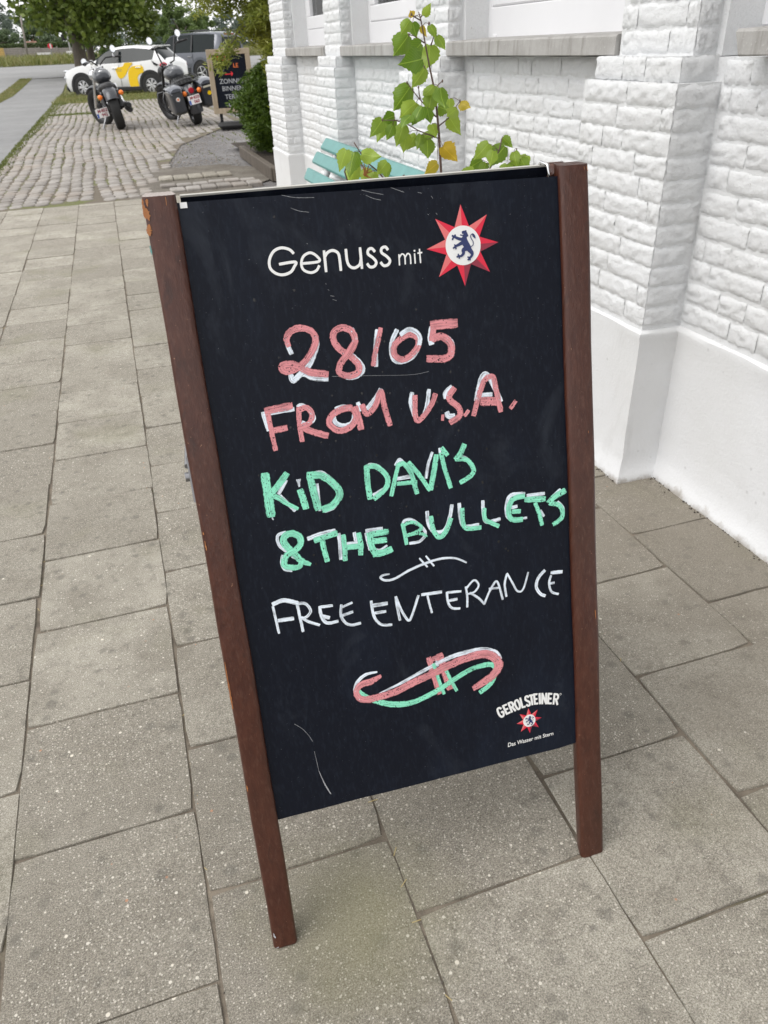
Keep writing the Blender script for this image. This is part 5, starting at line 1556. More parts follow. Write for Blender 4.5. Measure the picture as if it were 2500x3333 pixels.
def strokes_object(name, strokes, mats, frame, parent, ragged=.12, z0=.0003, dz=.00012, label=None):
    V, F, MI, UV = [], [], [], []
    keys = list(mats)
    order = sorted(range(len(strokes)), key=lambda i: (0 if strokes[i][0] == 'w' else 1, i))
    for rank, i in enumerate(order):
        c, ws, pts = strokes[i]
        pts = [(a / 1e4, b / 1e4) for a, b in pts]
        ws = [w / 1e4 for w in ws] if isinstance(ws, list) else [ws / 1e4] * len(pts)
        ribbon(V, F, MI, UV, pts, ws, z0 + rank * dz * .25, keys.index(c), frame, ragged)
    me = bpy.data.meshes.new(name)
    me.from_pydata(V, [], F)
    for k in keys: me.materials.append(mats[k])
    me.polygons.foreach_set('material_index', MI)
    ul = me.uv_layers.new(name='UVMap')
    vi = np.empty(len(me.loops), dtype=np.int32)
    me.loops.foreach_get('vertex_index', vi)
    ul.data.foreach_set('uv', np.array(UV, dtype=np.float32)[vi].reshape(-1))
    me.update()
    o = link(name, me, parent)
    if label: o['label'] = label
    return o

# ------------------------------------------------------------------ motorcycles
def fender(cy, cz, r, hw, a0, a1, droop=.035, n=18):
    mb = MB()
    rows = []
    for i in range(n + 1):
        a = R(a0 + (a1 - a0) * i / n)
        c, s = math.cos(a), math.sin(a)
        row = []
        for k in range(9):
            t = -1 + 2 * k / 8
            rr = r - droop * abs(t) ** 2.6
            row.append((t * hw, cy + c * rr, cz + s * rr))
        rows.append(row)
    mb.grid(rows)
    inner = [[(p[0] * .96, cy + (p[1] - cy) * .975, cz + (p[2] - cz) * .975) for p in r_] for r_ in rows]
    mb.grid(inner)
    return mb

def tank_mesh(y0, y1, z, hw, hh):
    mb = MB()
    rows = []
    for i in range(13):
        t = i / 12
        y = y0 + (y1 - y0) * t
        f = max(.12, math.sin(PI * min(1, t * .80 + .16)) ** .6)
        rows.append([(hw * f * math.copysign(abs(math.cos(a)) ** .75, math.cos(a)), y, z + hh * f * (1.0 if math.sin(a) > 0 else .75) * math.copysign(abs(math.sin(a)) ** .9, math.sin(a)) + .05 * t) for a in [2 * PI * k / 20 for k in range(20)]])
    mb.grid(rows, close=True)
    mb.f.append(tuple(range(20))); mb.m.append(0)
    mb.f.append(tuple(12 * 20 + k for k in range(20))); mb.m.append(0)
    return mb

def moto_wheel(root, cy, R_, hw, spokes=10):
    t = MB()
    prof = [(R_ * .70, -hw * .7), (R_ * .80, -hw), (R_ * .90, -hw * .97), (R_ * .965, -hw * .72), (R_ * .995, -hw * .35), (R_, 0), (R_ * .995, hw * .35), (R_ * .965, hw * .72), (R_ * .90, hw * .97), (R_ * .80, hw), (R_ * .70, hw * .7)]
    t.lathe(prof, (0, cy, R_), 'x', 36)
    tyre = obj('tyre', t, M['rubber'], root, smooth=True)
    r = MB()
    r.lathe([(R_ * .70, -hw * .72), (R_ * .62, -hw * .4), (R_ * .62, hw * .4), (R_ * .70, hw * .72)], (0, cy, R_), 'x', 32)
    r.lathe([(.001, -hw * .8), (R_ * .16, -hw * .8), (R_ * .16, hw * .8), (.001, hw * .8)], (0, cy, R_), 'x', 16)
    for k in range(spokes):
        a = 2 * PI * k / spokes
        r.box((0, cy + math.cos(a) * R_ * .38, R_ + math.sin(a) * R_ * .38), (hw * .45, R_ * .5, R_ * .05), Matrix.Rotation(a, 3, 'X'))
    obj('rim', r, M['darkmetal'], tyre, smooth='auto')

def plate_part(root, c, tilt, yaw, lines):
    mb = MB(); mb.box((0, 0, 0), (.215, .006, .145), bev=.002)
    o = obj('licence_plate', mb, M['plate'], root)
    o.location = c
    o.rotation_euler = (tilt, 0, yaw)
    for k, tx in enumerate(lines):
        me = text_mesh(tx, .068, M['platetext'], .0022)
        q = link('plate_lettering', me, o)
        q.location = (.012 if k == 0 else .03, -.0046, .031 - .066 * k)
        q.rotation_euler = (R(90), 0, 0)
    mb = MB(); mb.box((-.088, -.0036, -.034), (.032, .002, .066)); obj('plate_band', mb, M['euroblue'], o)

def motorcycle(name, label, loc, rotz, lean, kind):
    root = thing(name, label, 'motorcycle', loc, rotz, 'motorcycles parked on the cobbles')
    root.rotation_euler = (0, -lean, rotz)
    bagger = kind == 'bagger'
    R1, R2, WB = .315, .335, 1.64
    moto_wheel(root, 0, R1, .082 if not bagger else .078)
    moto_wheel(root, WB, R2, .058)
    paint = M['satin'] if not bagger else M['bagpaint']
    if bagger:
        obj('rear_fender', fender(0, R1, .395, .115, 0, 196, .05), paint, root, smooth='auto')
    else:
        obj('rear_fender', fender(0, R1 + .01, .365, .112, 22, 150, .05), paint, root, smooth='auto')
    obj('front_fender', fender(WB, R2, .375, .075, 40, 175, .03), paint, root, smooth='auto')
    obj('fuel_tank', tank_mesh(.56, 1.16, .80, .165 if not bagger else .185, .125), paint, root, smooth=True)
    # dash strip and clock on the tank
    mb = MB(); mb.box((0, .86, .925), (.07, .42, .03), Matrix.Rotation(.08, 3, 'X'), bev=.012); mb.ball((0, 1.02, .95), (.062, .062, .022), 14); obj('tank_console', mb, M['chrome'] if not bagger else M['steel'], root, smooth='auto')
    mb = MB(); mb.lathe([(.001, .008), (.05, .008), (.055, 0)], (0, 1.02, .968), 'z', 18); obj('speedometer', mb, M['clearlens'], root)
    # saddle
    mb = MB()
    prof = [(.60, .76, .11), (.50, .70, .16), (.36, .675, .175), (.24, .70, .165), (.14, .735, .13), (.02, .74, .10), (-.08, .725, .07)] if not bagger else [(.60, .78, .12), (.50, .72, .17), (.34, .70, .19), (.20, .735, .175), (.08, .765, .16), (-.08, .755, .13), (-.17, .735, .09)]
    mb.grid([[(hw * math.copysign(abs(math.cos(a)) ** .7, math.cos(a)), y, z - .045 + .055 * math.copysign(abs(math.sin(a)) ** .7, math.sin(a))) for a in [2 * PI * k / 16 for k in range(16)]] for y, z, hw in prof], close=True)
    for k in (0, len(prof) - 1):
        mb.f.append(tuple(k * 16 + j for j in range(16))); mb.m.append(0)
    obj('saddle', mb, M['leather'], root, smooth=True)
    # engine: crankcase, two finned cylinders in a V
    mb = MB(); mb.box((0, .80, .36), (.26, .46, .24), bev=.06); mb.lathe([(.001, .13), (.11, .13), (.12, .1), (.12, 0)], (0.05, .72, .38), 'x', 18); mb.lathe([(.001, -.17), (.12, -.17), (.13, -.12), (.13, 0)], (0, .70, .36), 'x', 18)
    obj('crankcase', mb, M['steel'], root, smooth='auto')
    for s in (-1, 1):
        mb = MB()
        for k in range(8):
            h = .46 + k * .033
            mb.box((0, .82 + s * (.06 + k * .016), h), (.20, .19, .018), Matrix.Rotation(-s * .40, 3, 'X'), bev=.004)
        obj('cylinder', mb, M['darkmetal'], root)
    mb = MB(); mb.lathe([(.001, .20), (.085, .20), (.09, .16), (.09, .10)], (0, .82, .60), 'x', 18); obj('air_filter', mb, M['chrome'], root, smooth='auto')
    # frame rails and swing arm
    mb = MB()
    for s in (-1, 1):
        mb.tube([(s * .11, 0, .315), (s * .13, .35, .34), (s * .12, .55, .45)], .022, 8)
        mb.tube([(s * .10, .55, .25), (s * .11, 1.0, .24), (s * .07, 1.18, .6), (s * .03, 1.25, .9)], .018, 8)
        mb.tube([(s * .125, .02, .35), (s * .13, .18, .60), (s * .12, .30, .66)], .024, 8)
    obj('frame', mb, M['darkmetal'], root, smooth=True)
    # forks, headlamp
    mb = MB()
    for s in (-1, 1):
        mb.tube([(s * .105, WB, .335), (s * .105, WB - .22, .72), (s * .105, WB - .36, .98)], [.03, .028, .022], 10)
    mb.box((0, WB - .335, .93), (.28, .07, .05), Matrix.Rotation(.45, 3, 'X'), bev=.015)
    obj('fork', mb, M['chrome'] if not bagger else M['darkmetal'], root, smooth='auto')
    mb = MB(); mb.lathe([(.001, -.10), (.06, -.09), (.095, -.03), (.10, .06), (.085, .075)], (0, WB - .18, .86), 'y', 20); obj('headlamp', mb, M['chrome'] if not bagger else M['black'], root, smooth=True)
    # handlebar, grips, mirrors
    hb = MB()
    if not bagger:
        path = lambda s: [(s * .03, WB - .42, 1.0), (s * .10, WB - .43, 1.05), (s * .16, WB - .47, 1.09), (s * .27, WB - .52, 1.085), (s * .40, WB - .60, 1.06)]
    else:
        path = lambda s: [(s * .06, WB - .40, .98), (s * .14, WB - .43, 1.0), (s * .22, WB - .49, 1.23), (s * .245, WB - .54, 1.265), (s * .39, WB - .67, 1.275)]
    for s in (-1, 1):
        hb.tube(path(s), .0135, 8)
    obj('handlebar', hb, M['black'], root, smooth=True)
    for s in (-1, 1):
        p = path(s)[-1]; p2 = path(s)[-2]
        a, b = Vector(p2), Vector(p)
        mb = MB(); mb.tube([a.lerp(b, .35), b + (b - a) * .1], .020, 10); obj('grip', mb, M['black'], root, smooth=True)
        mb = MB(); mb.tube([a.lerp(b, .25) + Vector((0, .04, .01)), a.lerp(b, .9) + Vector((s * .03, .085, .0))], .008, 6); mb.box(tuple(a.lerp(b, .22)), (.05, .05, .045), bev=.012); obj('lever', mb, M['steel'] if not bagger else M['black'], root)
        m0 = a.lerp(b, .2)
        up = (.07 if s > 0 else -.03) if not bagger else .085
        mb = MB(); mb.tube([m0, m0 + Vector((s * .02, .03, up * .6)), m0 + Vector((s * .05, .02, up))], .006, 6); mb.lathe([(.001, .016), (.055, .012), (.062, 0), (.06, -.002)], m0 + Vector((s * .05, .02, up + .05)), 'y', 20)
        mi = obj('mirror', mb, M['chrome'], root, smooth='auto')
        mb = MB(); mb.lathe([(.001, 0), (.056, 0)], m0 + Vector((s * .05, .015, up + .05)), 'y', 20); obj('mirror_glass', mb, M['mirror'], mi)
    # indicators
    for s in (-1, 1):
        c = (s * .185, -.20, .56) if not bagger else (s * .135, -.40, .55)
        mb = MB(); mb.ball(c, (.042, .045, .042), 12); obj('indicator', mb, M['amber'], root, smooth=True)
        mb = MB(); mb.tube([(c[0] * .45, c[1] + .07, c[2]), (c[0] * .9, c[1] + .03, c[2])], .014, 8); obj('indicator_arm', mb, M['black'], root)
    # exhausts on the right side
    for k in range(2):
        mb = MB()
        z0 = .30 + .075 * k
        mb.tube([(.14, .95 - .3 * k, .58), (.20, .92 - .3 * k, .45), (.21, .75 - .2 * k, z0), (.215, .3, z0 - .02)], .024, 10)
        obj('exhaust_pipe', mb, M['darkmetal'] if bagger else M['chrome'], root, smooth=True)
        mb = MB()
        mb.tube([(.215, .36, z0 - .02), (.22, .30, z0 - .02), (.24, -.20 - .04 * k, z0 - .02), (.241, -.23 - .04 * k, z0 - .02)], [.026, .045, .05, .043], 14)
        mf = obj('silencer', mb, M['darkmetal'], root, smooth='auto')
        mb = MB(); mb.lathe([(.001, -.235 - .04 * k), (.038, -.235 - .04 * k)], (.241, 0, z0 - .02), 'y', 14); obj('pipe_mouth', mb, M['black'], mf)
    # the bars and fork stand turned to the left
    piv = Matrix.Translation((0, WB - .36, 0))
    turn = piv @ Matrix.Rotation(R(32 if not bagger else 24), 4, 'Z') @ piv.inverted()
    for ch in root.children:
        if ch.name.split('.')[0] in ('front_fender', 'fork', 'headlamp', 'handlebar', 'grip', 'lever', 'mirror') or ch.name.startswith('tyre') and ch.data.vertices[0].co.y > WB - .6:
            ch.matrix_local = turn @ ch.matrix_local
    # footboards, stand
    for s in (-1, 1):
        mb = MB(); mb.box((s * .27, .72 if not bagger else .8, .28), (.14, .08 if not bagger else .3, .03), bev=.008); obj('footrest', mb, M['black'], root)
    mb = MB(); mb.tube([(-.13, .66, .28), (-.25, .52, .12), (-.33, .40, .012)], .014, 8); mb.box((-.34, .38, .012), (.09, .06, .012), bev=.004); obj('side_stand', mb, M['steel'], root)
    if not bagger:
        plate_part(root, (-.235, -.10, .325), R(-8), R(8), ['M·852', '942'])
        mb = MB(); mb.box((-.15, -.05, .31), (.12, .05, .03)); obj('plate_bracket', mb, M['black'], root)
        for s in (-1, 1):
            mb = MB(); mb.tube([(s * .14, -.02, .33), (s * .145, .17, .58)], .032, 10); obj('rear_shock', mb, M['black'], root)
        mb = MB(); mb.box((-.15, .32, .48), (.06, .22, .2), bev=.03); obj('side_cover', mb, M['satin'], root)
    else:
        plate_part(root, (0, -.435, .43), R(-14), 0, ['M·820', '060'])
        mb = MB(); mb.lathe([(.001, -.03), (.04, -.028), (.05, 0)], (0, -.385, .575), 'y', 16); obj('tail_light', mb, M['redlens'], root, smooth='auto')
        mb = MB(); mb.lathe([(.001, 0), (.035, 0)], (.0, -.392, .635), 'y', 14); obj('round_badge', mb, M['clearlens'], root)
        for s in (-1, 1):
            mb = MB()
            rows = []
            for i, (y, zt, zb, hw) in enumerate([(.30, .58, .36, .075), (.22, .64, .31, .10), (.0, .66, .27, .115), (-.25, .655, .25, .12), (-.42, .64, .26, .11), (-.47, .61, .30, .09)]):
                cx = s * .275
                rows.append([(cx - hw, y, zb + .03), (cx - hw, y, zt - .03), (cx - hw + .03, y, zt), (cx + hw - .03, y, zt), (cx + hw, y, zt - .03), (cx + hw * .92, y, zb + .03), (cx + hw * .6, y, zb), (cx - hw * .6, y, zb)])
            mb.grid(rows, close=True)
            mb.f += [tuple(range(8)), tuple(40 + j for j in range(8))]; mb.m += [0, 0]
            bag = obj('saddlebag', mb, M['bagpaint'], root, smooth='auto')
            mb = MB()
            rows = [[(s * .275 + hw * math.cos(a) * 1.03, y, zt + max(-.012, .05 * math.sin(a)) - .012) for a in [PI * k / 8 for k in range(9)]] for y, zt, hw in [(.30, .60, .075), (.2, .665, .105), (0, .685, .12), (-.25, .68, .125), (-.43, .66, .115), (-.485, .63, .095)]]
            mb.grid(rows)
            mb.f += [tuple(range(9)), tuple(45 + j for j in range(9))]; mb.m += [0, 0]
            obj('bag_lid', mb, M['grey_paint'], bag, smooth='auto')
            mb = MB(); mb.lathe([(.001, -.474), (.034, -.474), (.036, -.46)], (s * .285, 0, .50 if s < 0 else .47), 'y', 16 if s < 0 else 8); obj('sticker', mb, M['plate'] if s < 0 else M['yellow'], bag)
            if s < 0:
                mb = MB(); mb.lathe([(.001, -.4755), (.018, -.4755)], (s * .285, 0, .50), 'y', 12); obj('sticker_mark', mb, M['amber'], bag)
                mb = MB(); mb.lathe([(.001, -.469), (.026, -.468)], (s * .29, 0, .34), 'y', 14); obj('reflector', mb, M['clearlens'], bag)
            else:
                mb = MB(); mb.box((s * .285, -.478, .575), (.16, .008, .03), bev=.003); obj('sticker_band', mb, plain('cream_sticker', (.55, .52, .42), .5), bag)
            # crash bar loop ahead of and around the bag
            mb = MB(); mb.tube([(s * .16, .26, .56), (s * .36, .34, .60), (s * .42, .28, .50), (s * .41, .22, .30), (s * .36, .18, .24), (s * .16, .22, .28)], .019, 8); obj('bag_guard', mb, M['darkmetal'], root, smooth=True)
            mb = MB(); mb.tube([(s * .08, 1.14, .55), (s * .36, 1.16, .56), (s * .40, 1.14, .42), (s * .33, 1.10, .28), (s * .08, 1.06, .26)], .02, 8); obj('crash_bar', mb, M['darkmetal'], root, smooth=True)
        net = MB()
        for k in range(6):
            x = -.15 + .06 * k
            net.tube([(x, -.06, .79), (x * 1.05, -.18, .765), (x * 1.1, -.30, .705)], .008, 5)
        for k in range(4):
            y = -.06 - .08 * k
            z = .79 - .03 * k * (.3 + .25 * k)
            net.tube([(-.18, y, z), (0, y, z + .012), (.18, y, z)], .008, 5)
        for s in (-1, 1):
            net.tube([(s * .18, -.06, .79), (s * .2, -.2, .76), (s * .19, -.33, .69)], .010, 5)
        obj('luggage_net', net, M['black'], root)
        obj('fender_trim', fender(0, R1, .40, .05, 150, 192, .02), M['redlens'] if False else M['bagpaint'], root, smooth='auto')
    return root

motorcycle('motorcycle', 'black cruiser motorcycle with wide bare rear tyre and low side-mounted plate', (.23, 15.95, 0), R(2), R(9.5), 'bobber')
motorcycle('motorcycle', 'dark touring motorcycle with grey saddlebags and tall ape-hanger handlebar', (1.58, 15.85, 0), R(5), R(11), 'bagger')

# ------------------------------------------------------------------ swing chalkboard beside the motorcycles
AF = (2.08, 14.4, 0)
sw = thing('swing_sign', 'pine framed chalkboard on a black rubber foot beside the touring motorcycle', 'sign', AF, R(-3))
tilt = Matrix.Rotation(R(-3), 3, 'X')
def swp(x, z, d=0.0): return tuple(tilt @ Vector((x, d, z)))
W2, Z0, Z1 = .35, .235, 1.16
for (c, s) in (((0, 0, Z1 - .04), (2 * W2, .045, .08)), ((0, 0, Z0 + .04), (2 * W2, .045, .08)), ((-W2 + .04, 0, (Z0 + Z1) / 2), (.08, .0448, Z1 - Z0 - .16)), ((W2 - .04, 0, (Z0 + Z1) / 2), (.08, .0448, Z1 - Z0 - .16))):
    mb = MB(); mb.box(tuple(tilt @ Vector(c)), s, tilt, bev=.004); obj('frame_rail', mb, M['pine'], sw)
mb = MB(); mb.box(tuple(tilt @ Vector((0, .002, (Z0 + Z1) / 2))), (2 * W2 - .155, .012, Z1 - Z0 - .155), tilt); obj('panel', mb, M['board'], sw)
mb = MB(); mb.box((0, .05, .055), (.62, .34, .11), bev=.05); obj('foot', mb, M['rubber'], sw, smooth='auto')
for s in (-1, 1):
    mb = MB(); mb.box((s * .24, .03, .20), (.05, .02, .30)); obj('foot_post', mb, M['darkmetal'], sw)
for tx, x, z, size, mt in (('ROLL', -.09, 1.025, .085, 'chalkr'), ('LE', .10, .92, .085, 'chalko'), ('ZONNIG', .0, .700, .098, 'chalkw'), ('BINNEN', .01, .595, .098, 'chalkw'), ('TERRAS', .03, .475, .098, 'chalkw')):
    me = text_mesh(tx, size, M[mt], .0006)
    o = link('chalk_word', me, sw)
    o.location = swp(x, z, -.006)
    o.rotation_euler = (R(87), 0, 0)
fr = lambda x, z, d: swp(x, z, -.0045 - d)
strokes_object('chalk_arrow', [('r', 130, [(-900, 8020), (300, 8080)]), ('r', 130, [(100, 8370), (350, 8080), (80, 7800)])], {'r': M['chalkr']}, fr, sw, .15)
strokes_object('chalk_flourish', [('w', 140, [(-400, 3900), (-800, 3800), (-850, 3500), (-500, 3400), (100, 3700), (600, 3950), (1200, 3850), (1500, 3600)]), ('w', 120, [(0, 3950), (150, 3450)]), ('w', 120, [(200, 4000), (350, 3500)])], {'w': M['chalkw']}, fr, sw, .15)

# ------------------------------------------------------------------ teal bench against the wall
bench = thing('park_bench', 'teal slatted bench with its back to the white wall', 'bench', (1.05, 3.95, 0))
Y0, Y1 = 3.04, 4.83
def bslat(name, x, z, ang, w, t):
    mb = MB(); mb.box((x - 1.05, 0, z), (t, Y1 - Y0, w), Matrix.Rotation(ang, 3, 'Y'), bev=.008)
    o = obj(name, mb, M['teal'], bench)
    return o
bslat('back_slat', 1.205, .640, R(38), .072, .028)
bslat('back_slat', 1.145, .570, R(34), .072, .028)
bslat('back_slat', 1.085, .485, R(26), .072, .028)
bslat('back_slat', 1.047, .395, R(18), .072, .028)
for k in range(6):
    bslat('seat_slat', .98 - k * .078, .335 + .004 * k + (.01 if k > 3 else 0), R(90 + (4 if k < 4 else -8)), .064, .028)
for yy in (Y0 + .28, Y1 - .28, (Y0 + Y1) / 2):
    mb = MB()
    mb.tube([(1.235 - 1.05, yy - 3.95, .655), (1.15 - 1.05, yy - 3.95, .545), (1.065 - 1.05, yy - 3.95, .39), (1.01 - 1.05, yy - 3.95, .31), (.78 - 1.05, yy - 3.95, .315), (.58 - 1.05, yy - 3.95, .325)], .017, 8)
    mb.tube([(1.02 - 1.05, yy - 3.95, .31), (1.12 - 1.05, yy - 3.95, .0)], .018, 8)
    mb.tube([(.62 - 1.05, yy - 3.95, .31), (.58 - 1.05, yy - 3.95, .0)], .018, 8)
    obj('iron_support', mb, M['castiron'], bench, smooth=True)

# ------------------------------------------------------------------ big A-board in front
A0 = Vector((-.00641, .64072, 0))
AU = Vector((.99884, -.04812, 0))
AV = Vector((.01367, .28369, .95882))
AN = Vector((-.04614, -.95771, .28402))
BO = Vector((.27, .78, 0))
board = thing('chalkboard_sign', 'black chalkboard A-board with brown wooden legs announcing a concert in chalk paint', 'sign', tuple(BO))
def bp(u, v, d=0.0): return tuple(A0 + AU * u + AV * v + AN * d - BO)
def bleg(u0, w, shear, vt, d0, d1, V_=None, round_=.006):
    """A square leg, edges rounded, cut level at the ground and the top."""
    pr = []
    for (cu, cd, a0) in ((u0 + w - round_, d0 - round_, 0), (u0 + round_, d0 - round_, 90), (u0 + round_, d1 + .002, 180), (u0 + w - round_, d1 + .002, 270)):
        rr = round_ if cd > d1 + .003 else .002
        for k in range(4):
            a = R(a0 + 30 * k)
            pr.append((cu + math.cos(a) * rr, cd + math.sin(a) * rr))
    mb = MB()
    rows = []
    for i in range(15):
        t = i / 14
        row = []
        for u, d in pr:
            v0 = -d * AN.z / AV.z
            v = v0 + (vt) * t
            wob = .0006 * math.sin(t * 23 + u * 300)
            row.append(bp(u + shear * v + wob, v, d))
        rows.append(row)
    mb.grid(rows, close=True)
    n = len(pr)
    mb.f.append(tuple(range(n))[::-1]); mb.m.append(0)
    mb.f.append(tuple(14 * n + k for k in range(n))); mb.m.append(1)
    return mb
obj('leg', bleg(.0, .0365, .0115, 1.044, 0, -.026), [M['wood'], M['endgrain']], board, smooth='auto', label='front leg at the left with chipped paint and bare end grain')
obj('leg', bleg(.5035, .0405, .0160, 1.040, 0, -.026), [M['wood'], M['wood']], board, smooth='auto', label='front leg at the right, dark brown paint')
# front panel
pc = [(.0340, .2109), (.5120, .2087), (.5255, 1.0293), (.0425, 1.0367)]
mb = MB()
n = 14
def pl(s, t):
    a, b, c, d = pc
    return ((a[0] * (1 - s) + b[0] * s) * (1 - t) + (d[0] * (1 - s) + c[0] * s) * t, (a[1] * (1 - s) + b[1] * s) * (1 - t) + (d[1] * (1 - s) + c[1] * s) * t)
edge = [pl(s / n, 0) for s in range(n)] + [pl(1, t / n) for t in range(n)] + [pl(1 - s / n, 1) for s in range(n)] + [pl(0, 1 - t / n) for t in range(n)]
edge = [(u + rnd.uniform(-.0003, .0003), v + rnd.uniform(-.0004, .0004)) for u, v in edge]
edge[n] = (edge[n][0] - .0022, edge[n][1] + .0026)
m = len(edge)
mb.add([bp(u, v, -.008) for u, v in edge] + [bp(u, v, -.0105) for u, v in edge], [tuple(range(m)), tuple(range(m, 2 * m))[::-1]] + [(i, (i + 1) % m, m + (i + 1) % m, m + i) for i in range(m)])
panel = obj('panel', mb, M['board'], board)
# rear frame, hinged at the top and opened backwards
HB = A0 + AU * 0 + AV * 1.030 + AN * (-.034)
RB = Vector((.035, .335, -.945)).normalized()       # direction down the rear frame
RN = AU.cross(RB).normalized()
if RN.y < 0: RN = -RN
def rp(u, t, d=0.0): return tuple(HB + AU * u + RB * t + RN * d - BO)
RL = (HB.z + .012) / -RB.z
for u0, lab, up_ in ((.016, 'rear leg at the left', .045), (.519, 'rear leg at the right with a rounded top', .021)):
    mb = MB()
    rows = []
    sec = [(0, 0), (.040, 0), (.040, .026), (0, .026)]
    for t, k in ((up_ - .030, .55), (up_ - .026, .82), (up_ - .016, 1.0), (.3, 1), (.7, 1), (1.0, 1)):
        tt = t if t < .05 else (t * RL - .012)
        rows.append([rp(u0 + .02 + (u - .02) * k, tt, d) for u, d in sec])
    mb.grid(rows, close=True)
    mb.f += [(3, 2, 1, 0), (20, 21, 22, 23)]; mb.m += [0, 0]
    obj('leg', mb, M['wood'], board, smooth='auto', label=lab)
mb = MB(); mb.box((0, 0, 0), (1, 1, 1))
q = [rp(u, t, d) for u in (.054, .522) for t in (-.0125, .82) for d in (.008, .0115)]
mb.v = q
rear_panel = obj('rear_panel', mb, M['board'], board)
q = [rp(u, t, d) for u in (.054, .522) for t in (-.0150, -.0127) for d in (.0084, .0112)]
mb = MB(); mb.box((0, 0, 0), (1, 1, 1)); mb.v = q
obj('panel_edge', mb, M['edge'], board, label='pale top edge of the rear panel')
mb = MB()
for u in (.049, .5195):
    v = pl(0 if u < .3 else 1, 1)[1]
    mb.box((0, 0, 0), (1, 1, 1))
mb = MB()
mb.v = [bp(u, v, d) for u in (.0515, .0595) for v in (1.0300, 1.0362) for d in (-.0078, -.0066)]
mb.f = [(0, 1, 3, 2), (4, 6, 7, 5), (0, 4, 5, 1), (2, 3, 7, 6), (0, 2, 6, 4), (1, 5, 7, 3)]; mb.m = [0] * 6
obj('corner_clip', mb, M['print'], board)
mb = MB()
mb.tube([bp(.514, 1.028, -.018), bp(.514, 1.046, -.022), bp(.509, 1.051, -.03), bp(.511, 1.045, -.045)], .0019, 8)
obj('hinge', mb, M['chrome'], board, smooth=True)
mb = MB()
mb.tube([bp(.0058, .735, -.014), rp(.012, .30, .012)], .0035, 8)
mb.lathe([(.001, -.004), (.006, -.004), (.006, .004), (.001, .004)], bp(.0050, .722, -.012), 'x', 12)
obj('stay_bar', mb, M['steel'], board, smooth='auto')
mb = MB()
mb.v = [bp(u, v, d) for u in (.0062, .0105) for v in (.690, .745) for d in (-.022, -.006)]
mb.f = [(0, 1, 3, 2), (4, 6, 7, 5), (0, 4, 5, 1), (2, 3, 7, 6), (0, 2, 6, 4), (1, 5, 7, 3)]; mb.m = [0] * 6
obj('stay_plate', mb, M['steel'], board)
# bare wood where the paint has chipped off
leg_f = lambda u, v, d: bp(u, v, .0002 + d)
chips = [(c_, [w * .75 for w in ws] if isinstance(ws, list) else ws * .75, q_) for c_, ws, q_ in [('o', [12, 45, 30, 10], [(168, 10419), (166, 10390), (164, 10365), (163, 10340)]), ('o', [20, 26, 36, 50, 20], [(120, 10417), (118, 10357), (117, 10299), (121, 10246), (124, 10215)]), ('o', [20, 62, 68, 40, 8], [(134, 10326), (142, 10285), (146, 10249), (150, 10220), (153, 10190)]), ('o', [30, 70, 66, 20], [(137, 10150), (132, 10105), (130, 10070), (129, 10035)]), ('o', 7, [(373, 10423), (372, 10371), (370, 10336)]),
         ('o', [8, 22, 24, 14], [(69, 4728), (65, 4471), (62, 4196), (60, 4030)]), ('o', [8, 24, 8], [(52, 2838), (52, 2790), (52, 2738)]), ('o', 16, [(103, 6516), (105, 6486)]), ('o', [8, 18, 14], [(103, 6405), (104, 6331), (106, 6279)]), ('o', 9, [(5525, 10373), (5531, 10333)]), ('o', 10, [(5559, 10370), (5576, 10310)]), ('o', 8, [(5441, 6999), (5444, 6966)]), ('o', 14, [(5440, 4309), (5445, 4170)]),
         ('t', [14, 22, 10], [(112, 9928), (112, 9874), (114, 9832)]), ('w', [6, 30, 20], [(36, 300), (42, 240), (50, 200)]), ('w', 14, [(40, 20), (75, 26)])]]
strokes_object('bare_wood_chips', chips, {'o': M['barewood'], 't': M['teal'], 'w': M['chalkw']}, leg_f, board, .5)

# chalk paint writing and print, traced in board millimetres
face = lambda u, v, d: bp(u, v, -.008 + d)
LBL = {'from': 'pink painted word FROM'}
LBL.update(date='pink painted date 28/05', usa='pink painted letters U.S.A.', kid='mint painted words KiD', davis="mint painted word DAVI'S", bullets='mint painted words & THE BULLETS', dash='white painted wavy dash', free='white painted words FREE ENTERANCE', flourish='pink and mint painted flourish',
           genuss='white printed words Genuss mit', gerol='white printed name GEROLSTEINER', mark='small registered mark', scratch='fine white scratches')
mats = {'w': M['w'], 'p': M['p'], 'm': M['m']}
for part, st_ in BOARD_STROKES.items():
    if part == 'lion': continue
    if part in ('free', 'dash'): st_ = [(c_, [w * .82 for w in ws] if isinstance(ws, list) else ws * .82, q_) for c_, ws, q_ in st_]
    if part == 'scratch': st_ = [(c_, [w * .55 for w in ws] if isinstance(ws, list) else ws * .5, q_) for c_, ws, q_ in st_]
    printed = part in ('genuss', 'gerol', 'mark')
    strokes_object('printed_lettering' if printed else 'scratches' if part == 'scratch' else 'chalk_lettering', st_, {'w': M['print']} if printed else {'w': M['scuff']} if part == 'scratch' else mats, face, board, (.0 if printed else .5 if part == 'scratch' else .06), label=LBL[part])
V, F = [], []
mb = MB()
for (u, v) in DOTS:
    r_ = rnd.uniform(.0011, .0019)
    k = 7
    mb.add([face(u / 1e4 + math.cos(2 * PI * i / k) * r_ * rnd.uniform(.6, 1.2), v / 1e4 + math.sin(2 * PI * i / k) * r_ * rnd.uniform(.7, 1.5), .00022) for i in range(k)], [tuple(range(k))])
mb.f = mb.f
obj('paint_specks', mb, plain('black_gloss_drops', (.002, .002, .002), .2), board, label='black drips scattered over the panel')
me = text_mesh('Das Wasser mit Stern', 1.0, M['print'], .012, .22, 'LEFT')
co = np.empty(len(me.vertices) * 3); me.vertices.foreach_get('co', co); co = co.reshape(-1, 3)
